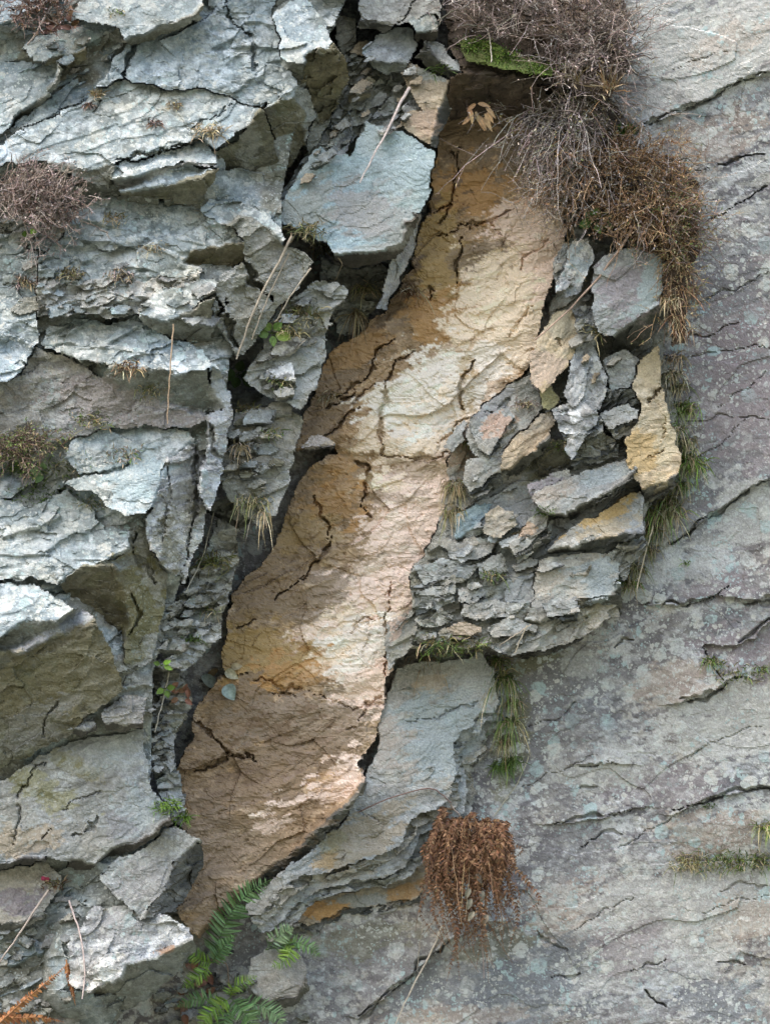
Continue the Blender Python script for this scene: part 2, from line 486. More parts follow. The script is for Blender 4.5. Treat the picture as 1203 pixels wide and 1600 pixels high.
def rock(name, label, h, facets, deg=16, cracks=(), back=.35, zones=(), group=None, rnd=1, wamp=1.0, relief=None, extra=None, strength=1.0, mat=None, layers=(), micro=1.0, flecks=None):
    """one stone: traced faces, each with a tilt; they are joined edge to edge, weathered, given sides and a back"""
    SEED[0] += 37; sd = SEED[0]; deg = deg + (sd * 7919 % 13) - 6
    fac = []
    for f in facets:
        o, pal, pts = f[0], f[1], pts_of(f[2])
        g = ORI[o] if isinstance(o, str) else o
        fac.append((g, pal, pts, f[3] if len(f) > 3 else 0.0, f[4] if len(f) > 4 else None))
    allp = np.concatenate([np.array(f[2]) for f in fac])
    x0 = int(max(X0, math.floor((allp[:, 0].min() - 14) / STEP) * STEP)); x1 = int(min(X1 - STEP, allp[:, 0].max() + 14))
    y0 = int(max(Y0, math.floor((allp[:, 1].min() - 14) / STEP) * STEP)); y1 = int(min(Y1 - STEP, allp[:, 1].max() + 14))
    X, Y = np.meshgrid(np.arange(x0, x1 + 1, STEP, dtype=float), np.arange(y0, y1 + 1, STEP, dtype=float))
    WX, WY = warp(X, Y, wamp)
    lab = np.full(X.shape, -1)
    for k, f in enumerate(fac):
        lab[inside(WX, WY, f[2])] = k
    mask = lab >= 0
    H = solve_planes(lab, fac, X, Y)
    H = H - H[mask].mean() + h
    if rnd: H = blur(H, mask, rnd)
    col = np.zeros(X.shape + (3,)); lich = np.zeros(X.shape); moss = np.zeros(X.shape)
    rel_done = {}; pal_done = {}
    R = np.zeros(X.shape)
    for k, f in enumerate(fac):
        m = lab == k
        if not m.any(): continue
        rl = f[4] or relief or PALREL[f[1]]
        if rl not in rel_done: rel_done[rl] = RELIEF[rl](X, Y, deg, sd)
        if f[1] not in pal_done: pal_done[f[1]] = stone_colour(X, Y, f[1], deg, sd)
        R[m] = rel_done[rl][m]
        c, l, o = pal_done[f[1]]
        col[m] = c[m]; lich[m] = l[m]; moss[m] = o[m]
    H = H + (R + chips(X, Y, deg, 7, .0024 * micro, sd + 31, 1.7)) * strength
    if extra is not None: H = H + extra(X, Y, sd)
    for pts, w, d in cracks:
        pp = pts_of(pts)
        cx = X + 6 * fbm(X / 26, Y / 26, 2, sd + 60) + 2.2 * fbm(X / 6, Y / 6, 2, sd + 63); cy = Y + 6 * fbm(X / 26, Y / 26, 2, sd + 61) + 2.2 * fbm(X / 6, Y / 6, 2, sd + 64)
        dd, al = poly_along(cx, cy, pp)
        ww = (w * (.35 + .8 * np.sin(np.pi * np.clip(al, .03, .97)) ** .6)) * (.35 + .85 * (fbm(X / 22, Y / 22, 3, sd + 62) + .55))
        H = H - d * (1 - sstep(.35, 1.0, dd / np.maximum(ww, 1.2)))
        (ax, ay), (bx, by) = pp[0], pp[-1]
        side = np.sign((cx - ax) * (by - ay) - (cy - ay) * (bx - ax)) * (1 if bx > ax else -1)
        H = H - .007 * side * np.exp(-dd / 16) * np.sin(np.pi * np.clip(al, .03, .97)) ** .6
    if zones: col = paint(col, X, Y, zones, sd)
    if flecks: col = fleck(col, X, Y, flecks, sd + 80)
    ob = mesh_from_grid(name, X, Y, H, mask, np.clip(col, .01, .8), lich, moss, mat or ROCK, back)
    tag(ob, label, 'rock', group)
    recentre(ob)
    i0 = (y0 - Y0) // STEP; j0 = (x0 - X0) // STEP
    v = HM[i0:i0 + X.shape[0], j0:j0 + X.shape[1]]
    np.maximum(v, np.where(mask, H, -9), out=v)
    # thinner beds that show from under the first: parts of the same stone
    for dx, dy, dh, pal in layers:
        sh = ' '.join('%.1f,%.1f' % (x + dx, y + dy) for x, y in fac[0][2])
        lay = rock('layer', '', h - dh, [(facets[0][0], pal, sh)], deg=deg, back=.05, rnd=rnd, wamp=wamp * 1.1, zones=[(z[0], z[1] * .6) + tuple(z[2:]) for z in zones])
        for k in ('label', 'category', 'kind', 'group'):
            if k in lay: del lay[k]
        lay.location = [a - b for a, b in zip(lay.location, ob.location)]
        lay.parent = ob
    return ob

def stairs(pts, dx, dy, n, pal='slab'):
    """a broken edge where thin beds show one under another: facets along the line, stepping down by dx, dy"""
    pp = pts_of(pts); out = []
    jit = [[1 + .35 * math.sin(i * 2.7 + k * 1.9) for i in range(len(pp))] for k in range(n + 1)]
    off = lambda f, k: [(x + dx * f / n * jit[k][i], y + dy * f / n * jit[k][i]) for i, (x, y) in enumerate(pp)]
    f = lambda p: ' '.join('%.1f,%.1f' % q for q in p)
    for k in range(n):
        a, m, b = off(k, k) if k else pp, off(k + .5, k), off(k + 1, k + 1)
        out.append(((0, -1.3) if abs(dy) > abs(dx) else (-1.0, -.3), 'edge' if k % 2 == 0 else 'gully', f(a + m[::-1]), 0, 'leaf'))
        out.append(((-.1, .5), pal, f(m + b[::-1]), 0, 'sheet'))
    return out

def H_at(px, py, default=0.0):
    i = np.clip(((np.asarray(py) - Y0) / STEP).astype(int), 0, HM.shape[0] - 1)
    j = np.clip(((np.asarray(px) - X0) / STEP).astype(int), 0, HM.shape[1] - 1)
    return HM[i, j]

# ---- the ground below and the cliff itself
def build_ground():
    n = 90
    g = np.concatenate([-np.geomspace(400, 2, n // 2), np.linspace(-1.6, 1.6, 9), np.geomspace(2, 400, n // 2)])
    X, Y = np.meshgrid(g, g)
    Z = .12 * fbm(X / 3, Y / 3, 4, 5) * np.exp(-np.hypot(X, Y) / 60)
    V = np.stack([X.ravel(), Y.ravel(), Z.ravel()], 1)
    k = len(g); I, J = np.meshgrid(np.arange(k - 1), np.arange(k - 1), indexing='ij')
    a = (I * k + J).ravel()
    m, nt, b = new_mat('turf_and_scree')
    nz = nt.nodes.new('ShaderNodeTexNoise'); nz.inputs['Scale'].default_value = 1.5; nz.inputs['Detail'].default_value = 8
    tc = nt.nodes.new('ShaderNodeNewGeometry'); nt.links.new(tc.outputs['Position'], nz.inputs['Vector'])
    r = nt.nodes.new('ShaderNodeValToRGB'); r.color_ramp.elements[0].color = (.05, .07, .025, 1); r.color_ramp.elements[1].color = (.2, .19, .16, 1)
    r.color_ramp.elements[0].position = .4; r.color_ramp.elements[1].position = .62
    nt.links.new(nz.outputs[0], r.inputs[0]); nt.links.new(r.outputs[0], b.inputs['Base Color']); b.inputs['Roughness'].default_value = .95
    structure(link_mesh('ground', V, np.stack([a, a + 1, a + k + 1, a + k], 1), m))

CLIFF_CRACKS = [
    # points, width px, depth, then how far the stone below stands back behind the stone above
    ('1000,190 1050,178 1085,165 1115,150 1150,128 1203,104', 5, .05),
    ('1120,255 1160,245 1203,240', 4, .04), ('1110,345 1140,322 1165,310 1192,290', 4, .04),
    ('1048,846 1080,828 1118,800 1150,780 1190,752 1260,735', 5, .05),
    ('1010,944 1073,944 1110,932 1140,920', 4, .05), ('1160,945 1203,938 1260,930', 4, .04),
    ('1060,1098 1100,1088 1125,1076 1132,1068', 5, .05), ('1100,1015 1110,1040 1125,1060', 4, .04),
    ('1150,1005 1178,995 1203,965', 4, .05), ('1055,1270 1110,1245 1160,1235 1203,1230', 5, .05),
    ('860,1288 900,1282 950,1276 985,1262', 4, .035), ('915,1320 940,1305 975,1300', 4, .03),
    ('1005,1545 1020,1562 1042,1575', 5, .05), ('862,1525 885,1530 900,1520', 3, .03), ('835,1455 860,1470 885,1485', 3, .025),
    ('985,1520 1010,1505 1040,1500', 3, .025), ('560,1590 600,1555 640,1525 665,1500 700,1470', 6, .05),
    ('1080,470 1130,455 1203,430', 3, .02), ('1070,560 1130,548 1203,540', 3, .02), ('1075,660 1150,650 1203,655', 3, .02),
    ('905,1195 940,1190 965,1194', 4, .03), ('905,1230 930,1226', 4, .03), ('1060,530 1110,520 1150,500', 3, .025),
    ('1125,1390 1165,1385 1203,1388', 3, .02), ('820,1140 870,1120 900,1100', 3, .02), ('1120,1505 1165,1508', 4, .03),
    ('820,1230 870,1205 930,1180', 1.5, .015), ('960,1330 1010,1300 1060,1280', 1.5, .015), ('1080,1180 1130,1150 1190,1135', 1.5, .015), ('1120,640 1160,610 1203,580', 1.5, .015), ('1090,720 1130,690 1170,650', 1.5, .015), ('900,1450 950,1420 990,1410', 1.5, .015), ('1100,1430 1150,1405 1203,1400', 1.5, .015), ('1010,300 1060,270 1110,262', 1.5, .015), ('1040,110 1080,92 1140,80', 1.5, .015),
    ('960,1015 965,1000 990,1000', 4, .04),
]
def build_cliff():
    def axis(a, b, lo, hi, st):
        k1 = np.cumsum(np.geomspace(st * 1.2, 60, 40)); k1 = k1[k1 < a - lo + 60]
        k2 = np.cumsum(np.geomspace(st * 1.2, 60, 40)); k2 = k2[k2 < hi - b + 60]
        return np.concatenate([(a - k1)[::-1], np.arange(a, b + .1, st), b + k2])
    # fine where it shows, coarse beyond
    gx = np.concatenate([np.arange(-900, -130, 18), np.arange(-130, 500, 3), np.arange(500, 1290, 2), np.arange(1290, 1420, 5), np.arange(1420, 2200, 18)]).astype(float)
    gy = np.concatenate([np.arange(-900, -150, 18), np.arange(-150, -40, 6), np.arange(-40, 1650, 2), np.arange(1650, 1760, 6), np.arange(1760, 2620, 18)]).astype(float)
    X, Y = np.meshgrid(gx, gy)
    sd = 4000
    H = -.06 - .00018 * (X - 880) - .00003 * (Y - 800)
    # broad swellings and spalled sheets
    H += rough(X, Y, 210, .022, sd, 3)
    H += rough(X, Y, 9, .0016, sd + 6)
    H += chips(X, Y, 16, 110, .010, sd + 7, 2.0) + chips(X, Y, 14, 30, .0030, sd + 8, 2.6) + chips(X, Y, 10, 9, .0024, sd + 9, 1.6) + chips(X, Y, 12, 5, .0012, sd + 11, 1.5)
    # the bench above the line that climbs from (1048,846): stands a little prouder
    def above(pts, amt, fade):
        pp = np.array(pts_of(pts)); yl = np.interp(X, pp[:, 0], pp[:, 1])
        d = yl - Y + 3 * fbm(X / 20, Y / 20, 3, sd + 50)
        e = np.minimum(sstep(pp[0, 0] - 30, pp[0, 0] + 30, X), 1 - sstep(pp[-1, 0] - 10, pp[-1, 0] + 50, X))
        return amt * e * np.where(d > 0, np.clip(1 - d / fade, 0, 1), 0)
    H += above('1000,200 1050,178 1115,150 1150,128 1260,90', .05, 120)
    H += above('1030,860 1080,828 1118,800 1190,752 1300,725', .06, 160)
    H += above('1010,946 1073,946 1110,932 1203,938 1300,930', .05, 80)
    H += above('1050,1102 1100,1090 1132,1068 1150,1060', .07, 90)
    H += above('1050,1275 1110,1245 1203,1230 1300,1225', .04, 90)
    H += above('850,1290 900,1284 950,1278 1000,1262', .03, 40)
    H += above('900,1198 940,1192 970,1196', .03, 25)
    H += above('560,1592 640,1527 700,1472 760,1440', .08, 90)
    H += above('1040,1352 1120,1347 1203,1346 1300,1344', -.045, 60)
    rec = inside(*warp(X, Y), pts_of('1100,1012 1150,1003 1180,994 1215,955 1320,945 1320,1050 1203,1052 1128,1062 1112,1042'))
    H -= .05 * rec
    # left of the scar the older, outer beds take over; above and below the frame too
    seam = np.interp(Y, [-900, -60, 0, 150, 310, 560, 700, 900, 1050, 1250, 1400, 1600, 2600], [700, 560, 540, 450, 425, 350, 335, 285, 225, 215, 160, 100, -100])
    lf = sstep(-10, 50, seam - X + 14 * fbm(X / 40, Y / 40, 3, sd + 30))
    lf2 = np.maximum(lf, .06 * sstep(-190, -120, seam - X))
    out = np.maximum(1 - sstep(-210, -110, X), (1 - sstep(-120, -50, Y)) * (1 - sstep(560, 720, X)))
    led = ledges(X, Y, 16, 60, .10, sd + 8) + ledges(X, Y, 12, 24, .05, sd + 9) + chips(X, Y, 14, 36, .06, sd + 10)
    H += lf2 * (.60 + led) + out * (1 - lf2) * .55 + out * (.2 + led * .5)
    # crest falls back, foot runs into the ground
    H -= np.clip((-Y - 420) / 250, 0, 3) ** 2 * 1.2
    H += np.clip((Y - 1900) / 250, 0, 3) ** 1.5 * .25
    # gully floor behind the seam of the outer beds
    for pts, w, d in CLIFF_CRACKS:
        pp = pts_of(pts)
        bx = [p[0] for p in pp]; by = [p[1] for p in pp]
        j = (gx > min(bx) - 30) & (gx < max(bx) + 30); i = (gy > min(by) - 30) & (gy < max(by) + 30)
        sl = np.ix_(i, j); x = X[sl]; y = Y[sl]
        cx = x + 6 * fbm(x / 25, y / 25, 3, sd + 60); cy = y + 6 * fbm(x / 25, y / 25, 3, sd + 61)
        dd, al = poly_along(cx, cy, pp); ww = w * (.3 + .8 * np.sin(np.pi * np.clip(al, .03, .97)) ** .6) * (.2 + .7 * (fbm(x / 25, y / 25, 3, sd + 62) + .55))
        H[sl] -= d * (1 - sstep(.3, 1.0, dd / np.maximum(ww, .8)))
    col, li, mo = stone_colour(X, Y, 'right', 14, sd)
    cl, _, _ = stone_colour(X, Y, 'pale', 16, sd + 5)
    w = np.clip(np.maximum(lf, out), 0, 1)[..., None]
    col = col + (cl - col) * w
    purple = (.215, .185, .19); blue = (.165, .175, .185); tanr = (.40, .32, .25); pal = (.44, .44, .41); olv = (.15, .145, .08); dk = (.15, .145, .145)
    zones = [(pal, .75, 1180, 40, 190, 90, 15), (pal, .6, 1020, 40, 50, 60, 30), (pal, .5, 1080, 140, 110, 35, 20), (tanr, .4, 1090, 225, 90, 40, 20), (tanr, .35, 1150, 60, 60, 30, 20),
             (purple, .75, 1150, 480, 90, 90, 10), (purple, .8, 1150, 640, 90, 110, 10), (dk, .6, 1120, 760, 70, 80, 20), (blue, .5, 1130, 430, 60, 50, 10),
             (purple, .8, 1165, 1010, 70, 50, 15), (pal, .6, 1180, 800, 60, 50, 30), (pal, .55, 1060, 890, 80, 25, 10), (purple, .7, 1120, 915, 60, 20, 10), (pal, .65, 1150, 1120, 130, 60, 10),
             (dk, .6, 860, 1060, 70, 45, 20), (olv, .7, 840, 1030, 50, 14, 25), (pal, .5, 905, 1040, 25, 30, 30), (tanr, .45, 1060, 1060, 60, 30, 20), (dk, .55, 860, 1180, 60, 90, 5),
             (blue, .8, 850, 1530, 110, 55, 10), (blue, .6, 720, 1540, 110, 35, 10), (dk, .55, 620, 1490, 70, 30, 15), (blue, .75, 1120, 1560, 60, 35, 5), (dk, .5, 880, 1320, 60, 40, 15),
             (tanr, .45, 1110, 1310, 70, 35, 5), (tanr, .4, 880, 1420, 60, 40, 10), (pal, .55, 1060, 1400, 170, 60, 5), (pal, .45, 1000, 1500, 120, 50, 10), (tanr, .35, 1170, 1430, 60, 30, 5),
             (olv, .6, 800, 1160, 25, 70, -10), (olv, .5, 770, 1480, 60, 20, 10), (olv, .45, 560, 1470, 70, 25, 10), (purple, .5, 990, 1490, 60, 40, 10), (tanr, .4, 700, 1590, 120, 14, 3),
             (pal, .5, 930, 1210, 70, 35, 20), (purple, .5, 1040, 1230, 70, 30, 10), (pal, .4, 1110, 870, 40, 30, 20)]
    col = paint(col, X, Y, zones, 3)
    mask = np.ones(X.shape, bool)
    ob = mesh_from_grid('cliff_face', X, Y, H, mask, np.clip(col, .01, .8), li, mo + .1 * lf, WALL, 0)
    structure(ob)
    hx = np.arange(X0, X1, STEP); hy = np.arange(Y0, Y1, STEP)
    jx = np.clip(np.searchsorted(gx, hx), 0, len(gx) - 1); jy = np.clip(np.searchsorted(gy, hy), 0, len(gy) - 1)
    HM[:] = H[np.ix_(jy, jx)]

build_ground()
build_cliff()
# ---------------------------------------------------------------- the orange scar and the slabs to its right
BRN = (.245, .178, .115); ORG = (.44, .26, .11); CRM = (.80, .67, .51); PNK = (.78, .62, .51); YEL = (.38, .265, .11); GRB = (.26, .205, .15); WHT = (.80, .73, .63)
def pits(x, y, s):
    bx, by, r1, r2, e = worley(x / 11, y / 8, s + 90)
    return sstep(.80, .84, r1) * sstep(.32, .12, np.hypot(bx, by))

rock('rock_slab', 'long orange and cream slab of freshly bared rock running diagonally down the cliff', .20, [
    ((-.07, .0), 'scar', '690,175 720,160 800,175 845,225 868,270 884,305 830,330 770,345 720,365 670,385 640,420 650,370 672,300 684,240'),
    ((-.11, .0), 'scar', '884,305 882,345 884,400 862,450 838,545 812,590 770,620 735,655 728,690 700,718 640,712 590,712 520,690 462,700 470,660 488,620 512,545 560,520 605,480 640,420 670,385 720,365 770,345 830,330'),
    ((-.05, -.01), 'scar', '590,712 640,712 700,718 696,790 676,850 640,905 612,915 560,905 500,860 440,850 428,846 446,792 466,752 482,730 508,714 530,704 520,690', -.02),
    ((-.09, .0), 'scar', '612,915 640,905 645,960 648,1000 625,1030 604,1060 600,1105 540,1100 470,1070 400,1050 352,1056 346,1020 364,930 384,904 408,872 430,846 440,850 500,860 560,905'),
    ((-.06, .03), 'scar', '600,1105 596,1130 584,1160 556,1195 566,1215 556,1240 500,1290 445,1340 395,1385 345,1430 312,1466 296,1450 280,1420 285,1330 280,1250 274,1196 300,1150 300,1112 344,1060 400,1050 470,1070 540,1100'),
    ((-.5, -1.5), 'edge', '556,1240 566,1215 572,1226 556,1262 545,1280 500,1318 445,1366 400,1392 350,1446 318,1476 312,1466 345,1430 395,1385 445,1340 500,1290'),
  ], deg=14, back=.3, rnd=2, wamp=1.1, mat=BARE, micro=.35, flecks=[(WHT, .62, 675, 625, 95, 70, 30), (CRM, .55, 800, 470, 70, 90, 60), (PNK, .5, 650, 820, 80, 75, 60), (PNK, .6, 590, 940, 75, 70, 40), (WHT, .55, 560, 1005, 95, 55, 25), (PNK, .5, 585, 1080, 45, 50, 60), (CRM, .35, 600, 750, 70, 24, 8), (PNK, .4, 850, 370, 40, 70, 70), (PNK, .22, 480, 1220, 120, 60, 30), (ORG, .25, 450, 1040, 100, 40, 10), (ORG, .22, 540, 780, 60, 60, 0), ((.2, .14, .09), .2, 430, 1170, 140, 90, 20), ((.2, .14, .09), .16, 700, 300, 60, 120, 70)], cracks=[
    ('712,230 716,262 704,295 700,320', 2.5, .05), ('690,370 720,352 765,345 800,330', 3.1, .05), ('722,368 724,390 716,415 712,440', 3.1, .06), ('812,425 820,405 845,388 855,372', 2.0, .03),
    ('622,524 600,534 584,550 578,580 560,600 530,618', 3.1, .06), ('512,636 540,622 556,612', 3.7, .06), ('552,630 570,615 585,600', 2.5, .04), ('500,682 530,668 550,645 562,636', 3.1, .06),
    ('622,560 608,585 602,610 598,650 600,665 594,712', 3.1, .06), ('628,560 650,545', 3.7, .06), ('594,712 640,716 700,712', 3.1, .05), ('546,726 580,724', 4.3, .07), ('582,728 572,760 568,790 572,808', 3.7, .06),
    ('668,470 664,440 672,450', 2.5, .05), ('745,560 728,585 720,610 720,640', 5.0, .06), ('700,680 690,690 725,655', 2.5, .05), ('494,768 498,800 516,822 510,845', 2.5, .05), ('520,838 516,852 498,870 486,890 465,905 440,925 432,935', 4.3, .06),
    ('400,965 385,975 370,985', 3.1, .04), ('608,905 612,950 600,965 598,1010 600,1060', 3.1, .05), ('545,995 560,975 600,968', 2.0, .03), ('300,1128 325,1145 345,1165 375,1180 400,1188', 3.1, .06), ('360,1170 345,1188 320,1202 300,1206', 3.1, .06),
    ('430,1085 460,1072 500,1090 560,1110 600,1100', 2.5, .03), ('540,1145 560,1135', 2.5, .03), ('400,1060 440,1075 455,1085', 2.5, .03), ('600,1090 575,1105 560,1130', 2.5, .04), ('700,240 712,250', 2.5, .05), ('680,330 700,320 690,345', 2.5, .05),
    ('760,345 790,370 782,395', 2.0, .02), ('840,480 810,500 800,530', 3, .025)],
  extra=lambda x, y, s: flakes(x, y, 14, 90, 4, .006, s + 71, 2.2) + ledges(x, y, 16, 40, .007, s + 72) + chips(x, y, 24, 95, .024, s + 73, 1.3) + chips(x, y, 20, 34, .009, s + 75, 2.0) + chips(x, y, 20, 14, .004, s + 74, 2.0) - .010 * pits(x, y, s),
  zones=[(PNK, .4, 655, 815, 300, 62, 74), (CRM, .35, 760, 560, 240, 60, 66), (BRN, .75, 520, 600, 190, 34, 62), (BRN, .7, 405, 900, 190, 40, 68), (BRN, .6, 640, 430, 130, 26, 66), ((.13, .09, .055), .8, 628, 452, 60, 14, 60),  # left rim: brown rock and soil, with the overhang's shade in the colour
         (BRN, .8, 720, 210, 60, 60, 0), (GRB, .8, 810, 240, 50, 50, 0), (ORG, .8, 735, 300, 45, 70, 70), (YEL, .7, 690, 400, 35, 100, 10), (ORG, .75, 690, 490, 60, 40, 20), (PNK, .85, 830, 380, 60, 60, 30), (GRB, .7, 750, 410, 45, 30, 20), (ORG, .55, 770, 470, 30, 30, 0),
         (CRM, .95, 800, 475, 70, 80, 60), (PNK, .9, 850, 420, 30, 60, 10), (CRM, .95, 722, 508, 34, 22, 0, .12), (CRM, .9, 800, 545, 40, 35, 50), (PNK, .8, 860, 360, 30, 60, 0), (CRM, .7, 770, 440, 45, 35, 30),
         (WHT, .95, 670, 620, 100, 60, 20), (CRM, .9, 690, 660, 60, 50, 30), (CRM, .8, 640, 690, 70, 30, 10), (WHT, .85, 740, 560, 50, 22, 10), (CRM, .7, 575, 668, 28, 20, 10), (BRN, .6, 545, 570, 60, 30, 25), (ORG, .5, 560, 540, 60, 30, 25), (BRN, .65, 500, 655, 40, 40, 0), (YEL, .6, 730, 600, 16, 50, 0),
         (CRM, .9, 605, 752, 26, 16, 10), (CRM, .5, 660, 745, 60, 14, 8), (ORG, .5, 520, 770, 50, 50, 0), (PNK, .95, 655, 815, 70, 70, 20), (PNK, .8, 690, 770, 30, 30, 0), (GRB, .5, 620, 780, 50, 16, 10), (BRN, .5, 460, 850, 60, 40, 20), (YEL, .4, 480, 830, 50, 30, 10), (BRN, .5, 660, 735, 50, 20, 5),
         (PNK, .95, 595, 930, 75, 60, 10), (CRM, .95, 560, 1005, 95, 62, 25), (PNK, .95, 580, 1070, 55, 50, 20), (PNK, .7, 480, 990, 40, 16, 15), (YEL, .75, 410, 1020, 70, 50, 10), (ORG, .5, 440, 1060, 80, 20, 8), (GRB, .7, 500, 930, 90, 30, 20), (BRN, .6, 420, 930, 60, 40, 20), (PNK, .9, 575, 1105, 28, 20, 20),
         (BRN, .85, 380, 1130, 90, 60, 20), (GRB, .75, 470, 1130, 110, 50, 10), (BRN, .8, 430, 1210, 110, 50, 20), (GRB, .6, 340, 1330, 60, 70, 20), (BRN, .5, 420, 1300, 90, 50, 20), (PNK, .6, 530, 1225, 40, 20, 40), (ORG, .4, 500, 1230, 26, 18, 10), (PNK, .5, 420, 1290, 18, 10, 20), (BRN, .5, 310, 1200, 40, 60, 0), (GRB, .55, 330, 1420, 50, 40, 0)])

# body of fractured rock under the right-hand slabs
rock('fractured_rock', 'thin bedded grey brown rock lying under the overlapping slabs right of the orange scar', 0.15, [
    ((-.10, .10), 'gully', '884,330 920,372 1000,395 1045,420 1040,540 1060,640 1058,740 1010,790 940,760 900,700 860,620 850,545 870,450 884,400', 0, 'ledged'),
    ((-.12, .14), 'gtan', '850,545 860,620 900,700 860,740 800,770 740,800 690,800 700,718 735,655 770,620 815,590', 0, 'ledged'),
    ((-.10, .12), 'slab', '900,700 940,760 1010,790 1005,840 940,870 860,880 800,900 760,850 740,800 800,770 860,740', 0, 'ledged'),
    ((-.12, .12), 'gully', '690,800 740,800 760,850 800,900 790,950 720,980 640,1020 610,1040 606,1000 640,960 640,900 676,850', 0, 'ledged'),
    ((-.08, .10), 'gtan', '800,900 860,880 940,870 1005,840 965,900 965,960 905,1000 850,1015 800,1030 760,1012 700,1010 640,1020 720,980 790,950', 0, 'ledged'),
  ], deg=28, back=.2, rnd=0, zones=[((.40, .30, .22), .8, 760, 690, 60, 36, 30), ((.17, .165, .10), .7, 860, 715, 50, 30, 30), ((.30, .315, .315), .7, 770, 800, 80, 50, 30), ((.19, .19, .14), .6, 700, 930, 60, 40, 0), ((.30, .30, .275), .6, 860, 610, 50, 80, 20), ((.20, .185, .11), .6, 900, 960, 60, 20, 10)])

R = rock
R('rock_slab', 'large smooth grey slab with stacked dark edges, above the hanging brown fern', 0.18, [
    ((-.10, .12), 'slab', '618,1045 660,1032 700,1028 752,1020 772,1040 778,1100 772,1112 748,1115 742,1132 712,1160 716,1205 706,1240 682,1265 640,1282 632,1308 612,1330 572,1348 520,1362 470,1370 440,1392 412,1428 392,1432 385,1418 440,1366 545,1282 566,1225 575,1200 588,1188 592,1120 604,1090'),
  ], layers=[(9, 13, .045, 'gully'), (17, 26, .09, 'slab'), (26, 38, .13, 'gully')], deg=18, back=.06, rnd=0, cracks=[('640,1130 680,1115 720,1105 745,1100', 3, .02), ('560,1262 600,1290', 3, .015)],
  zones=[((.30, .345, .35), .8, 690, 1150, 70, 70, 30), ((.37, .385, .37), .6, 740, 1060, 40, 40, 0), ((.38, .30, .21), .6, 675, 1070, 30, 12, 10), ((.33, .285, .215), .8, 560, 1310, 70, 40, 30), ((.38, .27, .14), .7, 505, 1345, 22, 14, 20), ((.36, .31, .26), .6, 610, 1160, 30, 50, 30), ((.22, .25, .26), .6, 470, 1340, 40, 20, 40), ((.2, .19, .1), .5, 520, 1310, 20, 20, 0)])
R('rock_slab', 'tan lower sheet of rock beside the brown fern, stained orange above its dark underside', .0, [
    ((-.08, .12), 'tan', '640,1290 690,1272 694,1300 690,1345 672,1376 650,1400 560,1422 482,1444 462,1438 452,1428 500,1406 560,1396 612,1366 632,1330')],
  layers=[(4, 9, .03, 'edge'), (-8, 18, .06, 'gully')], deg=12, back=.05, rnd=0, zones=[((.45, .26, .10), .85, 500, 1422, 40, 12, 8), ((.42, .26, .12), .8, 630, 1395, 24, 12, 20), ((.29, .31, .31), .8, 560, 1408, 40, 10, 8), ((.4, .3, .18), .5, 660, 1310, 24, 16, 30)])
R('rock_slab', 'grey purple slab with a pale bluish rim beneath the brown heather on the right', 0.35, [
    ((-.14, .12), 'grey', '922,408 958,390 1000,386 1030,394 1038,420 1036,450 1030,474 1004,490 976,514 958,526 934,516 926,470'),
    ((0, -1.6), 'edge', '958,526 976,514 1004,490 1030,474 1036,500 1004,530 968,562 945,560', 0, 'face'),
  ], deg=25, back=.3, zones=[((.24, .215, .22), .8, 970, 450, 45, 50, 20), ((.31, .36, .35), .9, 1020, 430, 18, 60, -10), ((.31, .36, .35), .7, 1000, 480, 40, 10, 30)])
R('rock_slab', 'tall cream yellow slab on the right edge of the fractured rock beside grass tufts', 0.27, [
    ((-.18, .10), 'cream', '984,604 1000,558 1030,536 1040,600 1050,650 1062,710 1058,736 1040,752 1000,768 988,745 974,720 976,690 1000,650 996,622'),
    ((0, -1.4), 'edge', '1000,768 1040,752 1058,736 1056,756 1012,788 994,784', 0, 'leaf'),
  ], deg=20, back=.25, cracks=[('1008,625 1025,612 1038,602', 4, .05), ('1040,650 1034,690', 2, .02), ('1015,712 1040,704', 3, .03)], zones=[((.40, .27, .10), .6, 1000, 715, 26, 30, 0), ((.50, .43, .29), .7, 1040, 690, 16, 60, -10), ((.36, .31, .2), .6, 1015, 570, 18, 26, 0)])
R('layered_rock', 'dark finely layered broken rock left of the tall cream slab', 0.20, [
    ((-.1, -.5), 'edge', '944,604 984,604 996,622 1000,650 976,690 974,725 955,735 940,700 935,650', 0, 'leaf')], deg=14, back=.2)
R('rock_slab', 'tan tilted slab with a shaded lower edge in the middle of the fractured rock', 0.32, [
    ((-.12, .25), 'tan', '776,712 800,680 838,650 862,640 868,656 856,682 828,706 800,732 780,738'),
    ((-.1, -1.5), 'edge', '780,738 800,732 828,706 856,682 866,668 850,706 822,735 792,758 770,765', 0, 'leaf')], deg=32, back=.25)
R('rock_slab', 'pinkish grey broken slab at the right edge of the orange scar, above the dry grass', 0.30, [
    ((-.16, .2), 'gtan', '732,655 768,622 800,598 826,590 840,618 848,640 800,680 776,712 752,724 736,712 726,690')], deg=30, back=.25,
  cracks=[('760,645 800,625 790,640', 3, .03), ('752,700 780,670 795,655', 4, .04)], zones=[((.38, .26, .18), .8, 780, 660, 24, 18, 30), ((.25, .255, .265), .7, 765, 635, 36, 20, 25), ((.22, .23, .21), .7, 830, 605, 22, 22, 30)])
R('rock_slab', 'cream and pink slab leaning along the scar edge under the long bare branch', 0.34, [
    ((-.2, .25), 'cream', '826,552 846,520 872,488 906,480 902,535 886,575 868,596 846,620 830,600 822,578')], deg=45, back=.25, cracks=[('866,530 875,536 880,545', 3, .03)], zones=[((.46, .36, .28), .8, 850, 570, 26, 40, 45), ((.30, .29, .22), .6, 880, 510, 18, 30, 30)])
